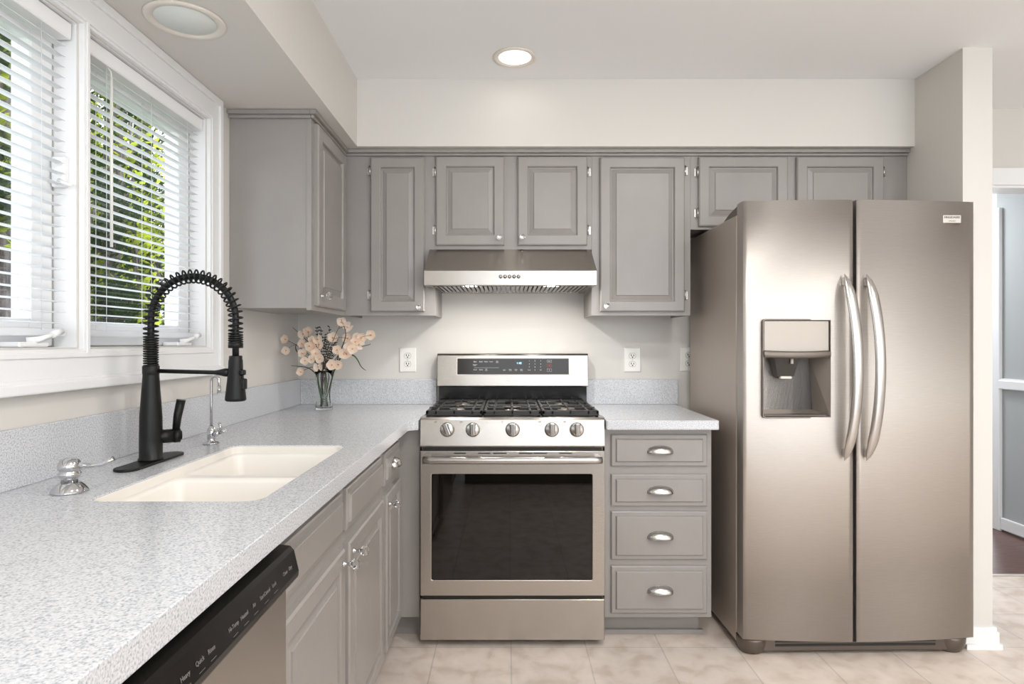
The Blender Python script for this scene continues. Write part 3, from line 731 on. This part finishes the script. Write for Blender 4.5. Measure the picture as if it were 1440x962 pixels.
b.build('water_paddle', M['smoke'], ld)
MB().box(xc-.025, xc+.022, yd+.035, yd+.055, zt2-.086, zt2-.074, .003).build('paddle_lip', M['badge'], ld)
MB().cyl((xc+.012, yd+.018, zt2), (xc+.012, yd+.018, zt2-.025), .006, n=12).build('water_nozzle', M['badge'], ld)
MB().box(DX0+.006, DX1-.010, yd+.006, yb_-.01, DZ0+.003, DZ0+.010, .002).build('drip_tray', M['steeldk'], ld)
# handles: flattened bowed bars, curving outward
def handle(xa, parent, s):
    pts = []; n = 26
    za, zb = H+(CY-650)/366*1.0, H+(CY-384)/366
    def f(u, v):
        k = 1-(2*u-1)**2; z = za+(zb-za)*u
        out = .012+.055*k**.7
        wd = .020*min(1, (u*9)**.5, ((1-u)*9)**.5)+.0005; th = .009*min(1, (u*9)**.5, ((1-u)*9)**.5)+.0005
        a = 2*PI*v
        xx = xa+s*.022*(k-.5)
        return Vector((xx+wd*math.cos(a), dy(xa)-out+th*math.sin(a)*1.0, z))
    b = MB().grid(f, n, 16)
    for z in (za+.03, zb-.03): b.box(xa-s*.006-.009, xa-s*.006+.009, dy(xa)-.024, dy(xa)+.001, z-.016, z+.016, .003)
    b.build('handle', M['nickel'], parent)
handle(XS-.036, ld, 1); handle(XS+.050, rd, 1)
# badge
xb0, xb1, zb0, zb1 = (1331-CX)/sf, (1357-CX)/sf, H-(312-CY)/sf, H-(301-CY)/sf
yb2 = dy((xb0+xb1)/2)
bd = MB().box(xb0, xb1, yb2-.004, yb2+.004, zb0, zb1, .001).build('badge', M['badge'], rd)
b = MB().text('FRIGIDAIRE', .0125, at_y((xb0+xb1)/2, yb2-.0045, (zb0+zb1)/2+.006)).build('badge_lettering', M['slot'], bd)
b = MB().text('GALLERY', .007, at_y((xb0+xb1)/2, yb2-.0045, (zb0+zb1)/2-.008)).build('badge_small_lettering', M['grey_ink'], bd)
# base grille and roller covers
b = MB().box(X0+.09, X1-.09, FB-.050, FB+.02, .012, .068, .006, 2)
gr = b.build('base_grille', M['steeldk'], t)
for za_, zb_ in ((.034, .044), (.050, .060)): MB().box(X0+.14, X1-.14, FB-.0515, FB-.046, za_, zb_).build('grille_slot', M['slot'], gr)
for (xa, xb) in ((X0+.002, X0+.115), (X1-.115, X1-.002)):
    b = MB()
    def f(u, v):
        a = PI*u; z = .002+.066*v
        r = .066*(1-.35*(1-v)**3)
        return Vector(((xa+xb)/2+.056*(1-.25*(1-v)**3)*math.cos(a), FB-.002-r*1.0*math.sin(a)**.7, z))
    b.grid(f, 18, 6)
    b.grid(lambda u, v: Vector(((xa+xb)/2+.056*math.cos(PI*u)*(1-v), FB-.002-.066*math.sin(PI*u)**.7*(1-v), .068)), 18, 2)
    b.build('roller_cover', M['steeldk'], t, solid=.002)
t.rotation_euler.z = math.radians(1.0)

# ------------------------------------------------------------------ dishwasher
t = thing('dishwasher', 'stainless dishwasher with black control strip under the countertop', 'dishwasher', (-.7, .83, 0))
DY0, DY1 = .53, 1.13
MB().box(XL+.03, -.46, DY0+.01, DY1-.005, .02, .865).build('body', M['steeldk'], t)
d = MB().box(-.459, -.405, DY0+.003, DY1-.003, .13, .812, .004, 2).build('door', M['steel'], t)
b = MB().prism([(-.47, .806), (-.392, .806), (-.383, .812), (-.382, .824), (-.391, .862), (-.397, .869), (-.47, .879)], [], DY0+.003, DY1-.003, 'y')
p = b.build('control_strip', M['dwblk'], t, bevel=.003)
b = MB()
nx = Vector((-.009, 0, .038)).normalized()
def dwm(y, s):  # point on sloping strip
    return Vector((-.3818, y, .826))+Vector((-.009, 0, .036))*s
Rm = Matrix(((0, nx.x, .973), (1, nx.y, 0), (0, nx.z, .23))).to_4x4()
words = [(.70, 'Normal'), (.735, 'Heavy'), (.77, 'Quick'), (.80, 'Rinse'), (.865, 'Hi-Temp'), (.90, 'Heated'), (.935, 'Air'), (.965, 'Start'), (.985, 'Cancel'), (1.015, 'Lock'), (1.065, 'Clean'), (1.09, 'Dry')]
for y, w in words: b.text(w, .0085, Matrix.Translation(dwm(y, .42)+Vector((.0004, 0, 0))) @ Rm)
for y in (.70, .735, .77, .80, .865, .90, .935, .975, 1.015): b.text('___', .010, Matrix.Translation(dwm(y, .20)+Vector((.0004, 0, 0))) @ Rm)
b.build('button_lettering', M['grey_ink'], p)
MB().box(XL+.05, -.50, DY0+.01, DY1-.01, 0, .02).box(-.52, -.50, DY0+.005, DY1-.005, 0, .125).build('kick_plate', M['dwblk'], t)
t = thing('base_cabinet', 'grey base cabinet end nearest the camera, beyond the dishwasher', 'cabinet', (-.75, 0, 0), 'grey painted base cabinets')
MB().box(XL+.001, CF, -.58, DY0-.003, .105, ZCB-.001).build('body', M['cab'], t)
MB().box(XL+.001, CF-.075, -.58, DY0-.003, 0, .104).build('toe_kick', M['cab'], t)
door_x(-.50, .48, .125, .86, CF, t)

# cabinets of the opposite counter, just behind the camera (seen in the oven glass)
t = thing('kitchen_peninsula', 'grey panelled cabinet row seen only as a reflection in the oven glass', 'cabinet', (.4, -.65, 0))
MB().box(-.39, 1.25, -.95, -.35, .105, ZCB-.001).build('body', M['cab'], t)
MB().box(-.38, 1.24, -.95, -.43, 0, .104).build('toe_kick', M['cab'], t)
MB().box(-.398, 1.28, -.98, -.32, ZCB, ZT).build('worktop', M['counter'], t, bevel=.006)
for k in range(4):
    xa = -.35+k*.395
    MB().rings((xa+.36, -.35, .125), (-1, 0, 0), Zv, (0, 1, 0), .36, .57, DOORP(.02, .05)).build('door', M['cab'], t)
    MB().rings((xa+.36, -.35, .725), (-1, 0, 0), Zv, (0, 1, 0), .36, .13, DRAWP(.02)).build('drawer', M['cab'], t)

# ------------------------------------------------------------------ faucets
fx, fy = -.935, 1.612
t = thing('spring_faucet', 'matte black spring pull-down kitchen faucet beside the cream sink', 'faucet', (fx, fy, ZT))
b = MB().prism([(fx+a, fy+c) for a, c in ([(.030*math.cos(th), .10+.030*math.sin(th)) for th in [PI*k/10 for k in range(11)]]+[(.030*math.cos(th), -.10+.030*math.sin(th)) for th in [PI+PI*k/10 for k in range(11)]])], [], ZT+.0005, ZT+.007)
b.build('deck_plate', M['black'], t, bevel=.002)
MB().lathe([(.030, .007), (.030, .012), (.0275, .014), (.0275, .06), (.0268, .12), (.021, .205), (.0195, .228), (.0195, .232), (.0205, .234), (.0205, .252), (.018, .255)], (fx, fy, ZT), 32).build('body', M['black'], t)
R = .111; zc = 1.303
path = [Vector((fx, fy, 1.178+(zc-1.178)*k/30)) for k in range(30)]
path += [Vector((fx+R-R*math.cos(PI*k/80), fy, zc+R*math.sin(PI*k/80))) for k in range(81)]
path += [Vector((fx+2*R, fy, zc-(zc-1.235)*k/16)) for k in range(1, 17)]
L = [0]
for a, c in zip(path, path[1:]): L.append(L[-1]+(c-a).length)
tot = L[-1]
def at(s):
    s = max(0, min(tot, s)); i = max(j for j in range(len(L)) if L[j] <= s+1e-9); i = min(i, len(path)-2)
    f = (s-L[i])/max(1e-9, L[i+1]-L[i]); return path[i].lerp(path[i+1], f), (path[i+1]-path[i]).normalized()
MB().tube(path+[Vector((fx+2*R, fy, 1.195))], .0085, 12).build('hose', M['black'], t)
pts = []; s = 0.0; th = 0.0
while s < tot:
    if s < .072: pitch = .0062
    elif s < .10: pitch = .0062+.0088*(s-.072)/.028
    elif s > tot-.024: pitch = .0058
    elif s > tot-.055: pitch = .0058+.0092*(tot-.024-s)/.031
    else: pitch = .0150
    p_, tg = at(s); side = Vector((0, 1, 0)); up = tg.cross(side)
    r = .0165 if s < .072 else .0168
    pts.append(p_+(side*math.cos(th)+up*math.sin(th))*r)
    th += 2*PI/14; s += pitch/14
MB().tube(pts, .0024, 6).build('spring', M['black'], t)
hx = fx+2*R
MB().lathe([(.0185, 1.226), (.0185, 1.238), (.0165, 1.240)], (hx, fy, 0), 28).build('spring_collar', M['black'], t)
h_ = MB().lathe([(.0001, 1.206), (.0155, 1.206), (.0165, 1.203), (.0165, 1.196), (.0175, 1.194), (.0185, 1.165), (.026, 1.095), (.0262, 1.090), (.0225, 1.087), (.0001, 1.087)], (hx, fy, 0), 32).build('spray_head', M['black'], t)
b = MB()
for z, hh in ((1.162, .012), (1.132, .024)):
    b.box(hx+.013, hx+.026+(.003 if z < 1.15 else 0), fy-.013, fy+.007, z-hh*.6, z+hh*.6, .004, 2)
b.build('spray_button', M['black'], h_)
MB().tube([(fx+.012, fy, 1.166), (hx-.055, fy, 1.162), (hx-.045, fy, 1.162), (hx-.028, fy, 1.162), (hx-.016, fy, 1.162)], [.0055, .0055, .007, .011, .0105], 14).build('holder_arm', M['black'], t)
dr = Vector((.80, .60, 0)); c0 = Vector((fx, fy, ZT+.066))
b = MB().cyl(c0+dr*.01, c0+dr*.052, .018, n=24).cyl(c0+dr*.0525, c0+dr*.068, .019, n=24).cyl(c0+dr*.069, c0+dr*.072, .012, n=24)
b.build('handle_hub', M['black'], t)
b = MB().tube([c0+dr*.058+Vector((0, 0, .01)), c0+dr*.064+Vector((.0, -.004, .05)), c0+dr*.070+Vector((.004, -.006, .095))], [.009, .0105, .0115], 16)
b.build('lever', M['black'], t)

dx, dy_ = -.921, 1.293
t = thing('soap_dispenser', 'chrome soap dispenser with curved spout on the countertop left of the black faucet', 'soap dispenser', (dx, dy_, ZT))
MB().lathe([(.0345, .0005), (.034, .004), (.027, .014), (.021, .020), (.0195, .021)], (dx, dy_, ZT), 32).build('flange', M['chrome'], t)
MB().lathe([(.0155, .021), (.0155, .029), (.019, .032), (.0215, .040), (.0185, .044), (.0185, .046), (.0215, .048), (.0220, .058), (.017, .068), (.010, .0715), (.0001, .073)], (dx, dy_, ZT), 32).build('pump_head', M['chrome'], t)
b = MB().tube([(dx+.012, dy_, ZT+.056), (dx+.028, dy_+.004, ZT+.056), (dx+.045, dy_+.008, ZT+.055), (dx+.060, dy_+.012, ZT+.056), (dx+.072, dy_+.015, ZT+.062), (dx+.082, dy_+.018, ZT+.067)], [.0085, .0055, .0048, .0052, .006, .005], 12)
b.build('spout', M['chrome'], t)
gx, gy_ = -.918, 1.905
t = thing('filtered_water_faucet', 'slim chrome gooseneck water faucet behind the black faucet', 'faucet', (gx, gy_, ZT))
MB().lathe([(.0235, .0005), (.0235, .004), (.020, .007), (.012, .009), (.0115, .02), (.0125, .022), (.0125, .046), (.008, .052), (.006, .056)], (gx, gy_, ZT), 28).build('body', M['chrome'], t)
pp = [(gx, gy_, ZT+.05), (gx, gy_, ZT+.12), (gx, gy_, ZT+.195)]+[(gx+.013-.013*math.cos(PI*k/10), gy_-.004*k/10, ZT+.195+.016*math.sin(PI*k/10)) for k in range(1, 11)]+[(gx+.026, gy_-.004, ZT+.165)]
MB().tube(pp, .0045, 12).cyl((gx+.026, gy_-.004, ZT+.18), (gx+.026, gy_-.004, ZT+.158), .006, n=14).build('spout', M['chrome'], t)
b = MB().cyl((gx+.008, gy_-.004, ZT+.030), (gx+.028, gy_-.006, ZT+.036), .0085, n=16).tube([(gx+.026, gy_-.006, ZT+.036), (gx+.034, gy_-.01, ZT+.050), (gx+.030, gy_-.012, ZT+.068)], [.006, .004, .0045], 10).cyl((gx+.028, gy_-.006, ZT+.036), (gx+.048, gy_-.008, ZT+.044), .0055, .0065, n=12)
b.build('lever', M['chrome'], t)

# ------------------------------------------------------------------ outlets
def outlet(x, z, label):
    t = thing('wall_outlet', label, 'outlet', (x, YB, z), 'white double outlets on the back wall')
    MB().rings((x-.043, YB-.0002, z-.0625), (1, 0, 0), Zv, (0, -1, 0), .086, .125, [(0, 0), (0, .002), (.004, .006)]).build('cover_plate', M['plate'], t)
    for dz in (-.021, .021):
        r = MB().prism([(x+.0165*math.cos(a)*1.0, z+dz+max(-.013, min(.013, .0165*math.sin(a)))) for a in [2*PI*k/24 for k in range(24)]], [], YB-.0085, YB-.006, 'y').build('receptacle', M['plate'], t)
        MB().prism([(x+.0178*math.cos(a), z+dz+max(-.0143, min(.0143, .0178*math.sin(a)))) for a in [2*PI*k/24 for k in range(24)]], [], YB-.0068, YB-.0059, 'y').build('receptacle_gap', M['grey_ink'], t)
        b = MB().box(x-.0082, x-.0044, YB-.0092, YB-.008, z+dz-.002, z+dz+.008).box(x+.0044, x+.0082, YB-.0092, YB-.008, z+dz-.002, z+dz+.007).cyl((x, YB-.0092, z+dz-.007), (x, YB-.008, z+dz-.007), .0036, n=10)
        b.build('outlet_slots', M['slot'], r)
    MB().cyl((x, YB-.0085, z), (x, YB-.006, z), .003, n=10).build('screw', M['badge'], t)
outlet((573.5-CX)/274.6, 1.152, 'white double outlet left of the range, near the flower vase')
outlet((889-CX)/274.6, 1.152, 'white double outlet just right of the range')
outlet((968.3-CX)/274.6, 1.155, 'white double outlet half hidden behind the fridge side')

# ------------------------------------------------------------------ ceiling fixtures
t = thing('recessed_light', 'lit round recessed ceiling light above the range', 'ceiling light', (.030, 2.585, ZC))
MB().lathe([(.091, 0), (.091, -.004), (.084, -.007), (.070, -.003), (.070, 0)], (.030, 2.585, ZC-.0005), 48).build('trim_ring', M['canring'], t)
MB().lathe([(.0695, -.001), (.06, -.004), (.0001, -.006)], (.030, 2.585, ZC), 40).build('lens', M['lamp'], t)
light('recessed_lamp', 'AREA', (.030, 2.585, ZC-.012), .3, (1, .95, .89), (0, 0, 0), shape='DISK', size=.13)
lx_, ly_ = -.893, 1.705
t = thing('recessed_light', 'unlit round recessed light in the lowered ceiling above the sink', 'ceiling light', (lx_, ly_, ZS))
MB().lathe([(.104, 0), (.104, -.003), (.098, -.006), (.082, -.004), (.080, -.001)], (lx_, ly_, ZS-.0005), 48).build('trim_ring', M['canring'], t)
MB().lathe([(.0795, -.001), (.078, -.003), (.0001, -.003)], (lx_, ly_, ZS), 40).build('lens', M['diff'], t)

# ------------------------------------------------------------------ vase and flowers
vx, vy = -.856, 2.868
def tube_v(p, r, n=20): pass
t = thing('glass_vase', 'clear glass vase holding the blossoms in the counter corner', 'vase', (vx, vy, ZT))
prof_o = [(.0001, .0006), (.036, .0006), (.039, .004), (.0385, .02), (.035, .06), (.0335, .10), (.036, .15), (.0425, .192)]
prof_i = [(.0405, .192), (.034, .15), (.0315, .10), (.033, .06), (.0355, .02), (.034, .012), (.0001, .012)]
MB().lathe(prof_o+prof_i, (vx, vy, ZT), 36).build('glass_wall', M['glass'], t)
def fp(X, Y, d): return px(380+X/6.41, 440+Y/6.41, vy+d)
def bez(a, b_, c, n=12): return [a*(1-u)**2+b_*2*u*(1-u)+c*u*u for u in [k/n for k in range(n+1)]]
def blossom(b, bc, p, r, nrm):
    nrm = Vector(nrm).normalized(); q = Vector((0, 0, 1)).rotation_difference(nrm); a0 = random.random()*6
    k_ = random.choice((2, 4, 5, 5))
    for i in range(k_):
        a = a0+2*PI*i/k_; dirn = Vector((math.cos(a), math.sin(a), 0)); sd = Vector((-math.sin(a), math.cos(a), 0))
        def f(u, v):
            ww = math.sin(PI*min(1, u*.93+.05))**.6*(.62 if k_ > 2 else .95)
            return p+q @ (dirn*(r*u)+sd*(r*ww*(2*v-1))+Vector((0, 0, 1))*(r*(.45*u*u-.25*ww*(1-(2*v-1)**2))))
        b.grid(f, 6, 5)
    bc.lathe([(.0001, .2*r), (.15*r, .15*r), (.2*r, 0), (.0001, -.02*r)], p+nrm*.001, 8, nrm)
flo = [
 ('far-left blossom stem reaching toward the window wall', [(140, 240), (145, 340)], .01, -.01),
 ('low blossom hanging left beside the vase rim', [(278, 532)], -.02, 0),
 ('upper left blossom stem', [(300, 190), (345, 172), (290, 280)], .0, .0),
 ('inner left blossom stem', [(385, 245), (430, 240), (440, 285), (355, 300), (385, 325)], -.02, 0),
 ('lower left blossom stem over the rim', [(295, 365), (315, 430), (375, 420), (415, 365), (450, 415), (435, 488)], -.04, 0),
 ('low centre blossom at the rim', [(560, 470), (618, 468), (605, 335)], -.04, 0),
 ('centre blossom among the dark sprigs', [(565, 225)], .01, 0),
 ('topmost blossom stem under the cabinet', [(645, 85), (705, 130), (700, 230)], .0, 0),
 ('long right blossom stem', [(785, 222), (825, 225), (910, 200), (800, 285)], .0, 0),
 ('lower right peach blossom stem', [(715, 305), (745, 325), (665, 370), (692, 372), (770, 262)], -.03, 0)]
for lab, bl, dd, _ in flo:
    base = Vector((vx+random.uniform(-.018, .018), vy+random.uniform(-.015, .015), ZT+.016))
    tip = fp(bl[0][0], bl[0][1], dd)
    o = thing('flower_stem', lab[0].upper()*0+'pale peach '+lab+' in the glass vase', 'flower', base, 'pale blossom stems in the vase')
    neck = Vector((vx+(tip.x-vx)*.10+random.uniform(-.012, .012), vy+random.uniform(-.012, .012), ZT+.20))
    main = [base.lerp(neck, k/6) for k in range(6)]+bez(neck, Vector(((neck.x*1.2+tip.x*.8)/2, (neck.y+tip.y)/2, max(neck.z, (neck.z+tip.z)/2+.02))), tip)
    b = MB().tube(main, [.0022]*6+[.0022-.0012*k/12 for k in range(13)], 6)
    for (X, Y) in bl[1:]:
        p = fp(X, Y, dd+random.uniform(-.015, .015)); j = min(range(8, len(main)), key=lambda i: (main[i]-p).length)
        j = max(7, j-2)
        b.tube([main[j], main[j].lerp(p, .5)+Vector((0, 0, .006)), p], .0009, 5)
    b.build('stem', M['stemb'], o)
    for i, (X, Y) in enumerate(bl):
        p = tip if i == 0 else None
        p = fp(X, Y, dd+(0 if i == 0 else random.uniform(-.012, .012)))
        bb, bc = MB(), MB()
        blossom(bb, bc, p+Vector((0, -.003, 0)), random.uniform(.020, .026), (random.uniform(-.35, .35), -1, random.uniform(-.1, .45)))
        k = bb.build('blossom', M['petal'], o, norm=False)
        bc.build('blossom_centre', M['petalc'], k)
for i, (X, Y) in enumerate(((420, 140), (455, 135), (535, 130), (600, 225), (495, 200), (575, 280), (510, 245))):
    base = Vector((vx+random.uniform(-.014, .014), vy+random.uniform(-.01, .014), ZT+.016)); tip = fp(X, Y, .02)
    o = thing('dark_sprig', 'thin dark dried sprig rising from the middle of the vase', 'sprig', base, 'dark dried sprigs in the vase')
    neck = Vector((vx+(tip.x-vx)*.2, vy+.004, ZT+.19))
    path_ = [base, neck]+bez(neck, neck.lerp(tip, .5)+Vector((random.uniform(-.008, .008), 0, .0)), tip)[1:]
    b = MB().tube(path_, .0012, 5)
    for k in range(3, len(path_)):
        for q in range(3):
            a = random.uniform(0, 2*PI); p = path_[k]; e_ = p+Vector((math.cos(a)*.011, math.sin(a)*.008, random.uniform(.002, .009)))
            b.tube([p, p.lerp(e_, .6), e_], [.001, .0028, .0008], 5)
    b.build('twig', M['stemd'], o)
def blade(pts, w, lab, m, grp):
    o = MB(); P = [Vector(p) for p in pts]; n = 24
    def at2(u):
        k = u*(len(P)-1); i = min(int(k), len(P)-2); return P[i].lerp(P[i+1], k-i)
    sm = [sum((at2(max(0, min(1, u/n+d))) for d in (-.08, -.04, 0, .04, .08)), Vector())/5 for u in range(n+1)]
    def f(u, v):
        k = u*n; i = min(int(k), n-1); p = sm[i].lerp(sm[i+1], k-i)
        t_ = (sm[i+1]-sm[i]).normalized(); sd = t_.cross(Vector((0, 1, 0))).normalized()
        return p+sd*(w*(2*v-1)*math.sin(PI*(.08+.9*u))**.6)+Vector((0, .0015*(2*v-1)**2, 0))
    o.grid(f, 24, 2)
    ob = o.build('leaf_blade', m, norm=False, solid=.0008); tag(ob, lab, 'leaf', grp); return ob
G = 'long leaf blades in the vase'
blade([fp(490, 850, -.01), fp(530, 680, -.01), fp(600, 420, -.01), fp(660, 280, -.02), fp(690, 180, -.01), fp(632, 40, .0)], .0022, 'dark stalk rising right to the topmost blossom from the vase', M['stemd'], G)
blade([fp(545, 840, .0), fp(525, 690, .0), fp(620, 380, -.03), fp(735, 365, -.03), fp(790, 420, -.03), fp(815, 490, -.03), fp(872, 525, -.03)], .0032, 'green leaf arching over the rim and drooping right of the vase', M['stem'], G)
blade([fp(470, 850, -.01), fp(440, 700, -.01), fp(425, 560, -.01), fp(340, 488, -.02), fp(170, 476, -.02)], .0022, 'dark thin leaf lying out flat to the left of the vase', M['stemd'], G)
blade([fp(480, 840, -.015), fp(455, 740, -.015), fp(430, 620, -.01), fp(425, 545, -.01)], .005, 'broad green leaf blade standing inside the left of the vase', M['stem'], G)
blade([fp(500, 845, -.012), fp(500, 740, -.015), fp(505, 620, -.012), fp(500, 530, -.01)], .005, 'broad green leaf blade standing in the middle of the vase', M['stem'], G)
blade([fp(445, 470, .0), fp(330, 400, .0), fp(235, 350, .0), fp(225, 300, .0), fp(250, 270, .0)], .002, 'dark curled tendril on the left of the bouquet', M['stemd'], G)
blade([fp(480, 480, .01), fp(380, 300, .01), fp(280, 200, .01), fp(195, 125, .01)], .0012, 'fine dark tendril pointing to the upper left', M['stemd'], G)
blade([fp(560, 480, .0), fp(680, 340, .0), fp(840, 300, .0), fp(900, 285, .0), fp(905, 275, .0)], .0012, 'fine dark tendril curling right of the bouquet', M['stemd'], G)

# ------------------------------------------------------------------ garden
o = MB().box(-30, XL-.3, -12, 26, -.6, -.5).build('lawn_ground', M['lawn']); struct(o)
def tree(name, x, y, r, h, crown, nleaf, lsz, m, label, lean=0, cat='tree', seed=1):
    rnd = random.Random(seed)
    t = thing(name, label, cat, (x, y, -.5), 'garden trees outside the window')
    pts = [(x+lean*k/8+rnd.uniform(-.04, .04), y+rnd.uniform(-.04, .04), -.5+h*k/8) for k in range(9)]
    MB().tube(pts, [r*(1.25-.6*k/8) for k in range(9)], 16).build('trunk', M['bark'], t)
    b = MB()
    for k in range(16):
        c = rnd.choice(crown); i = rnd.randint(3, 8); p = Vector(pts[i]); e_ = Vector(c[:3])+Vector([rnd.uniform(-.6, .6)*c[3] for _ in range(3)])
        b.tube([p, p.lerp(e_, .5)+Vector((0, 0, .15)), e_], [r*.22, r*.12, .008], 6)
    b.build('branches', M['bark'], t)
    b = MB()
    for c in crown:
        cl = [Vector(c[:3])+Vector([rnd.gauss(0, c[3]*.5) for _ in range(3)]) for _ in range(26)]
        for _ in range(nleaf//len(crown)):
            q = rnd.choice(cl); p = q+Vector([rnd.gauss(0, c[3]*.16) for _ in range(3)])
            a = Vector([rnd.uniform(-1, 1) for _ in range(3)]).normalized(); w = a.orthogonal().normalized(); w2 = a.cross(w)
            L_ = lsz*rnd.uniform(.7, 1.3)
            vs = [b.bm.verts.new(p+w*(L_*i)+w2*(L_*j)) for i, j in ((-1, 0), (0, -.5), (1, 0), (0, .5))]
            b.bm.faces.new(vs)
    b.build('foliage', m, t, norm=False)
    return t
# lines of sight: left window (X/Y ~ -.83), right window (-.68 .. -.55)
tree('shade_tree', -3.65, 4.25, .30, 7.5, [(-3.6, 4.6, 3.4, 1.0), (-3.4, 3.9, 2.6, .7), (-4.6, 5.6, 3.8, 1.1)], 10000, .04, M['leafb'], 'thick-trunked tree close outside the left window', seed=3)
tree('leafy_tree', -4.6, 6.9, .13, 6.5, [(-4.6, 7.0, 2.4, 1.0), (-4.1, 6.4, 1.4, .8), (-5.2, 7.6, 3.3, 1.0), (-3.9, 6.6, .6, .7)], 24000, .036, M['leafb'], 'slender tree with leaves tinted as sunlit behind the right blind', lean=.3, seed=5)
tree('garden_tree', -7.2, 8.4, .16, 7, [(-7.0, 8.5, 1.2, 1.2), (-6.4, 7.6, 2.6, 1.2), (-8.5, 9.0, 3.0, 1.4), (-7.8, 8.0, .4, 1.0)], 15000, .07, M['leaf'], 'darker garden tree further back behind the blinds', seed=8)
tree('garden_tree', -6.4, 10.8, .18, 7, [(-6.2, 10.6, 1.0, 1.3), (-6.5, 11, 2.6, 1.3), (-5.6, 10.6, .2, 1.1), (-7.8, 11.5, 3.6, 1.3)], 15000, .075, M['leaf'], 'tall garden tree at the right of the view through the blinds', seed=11)
tree('garden_tree', -8.0, 6.6, .18, 7, [(-8, 6.6, 1.4, 1.3), (-7.5, 6.4, 2.8, 1.1), (-8, 7.6, .2, 1.1)], 12000, .07, M['leaf'], 'leafy garden tree seen through the left window', seed=14)
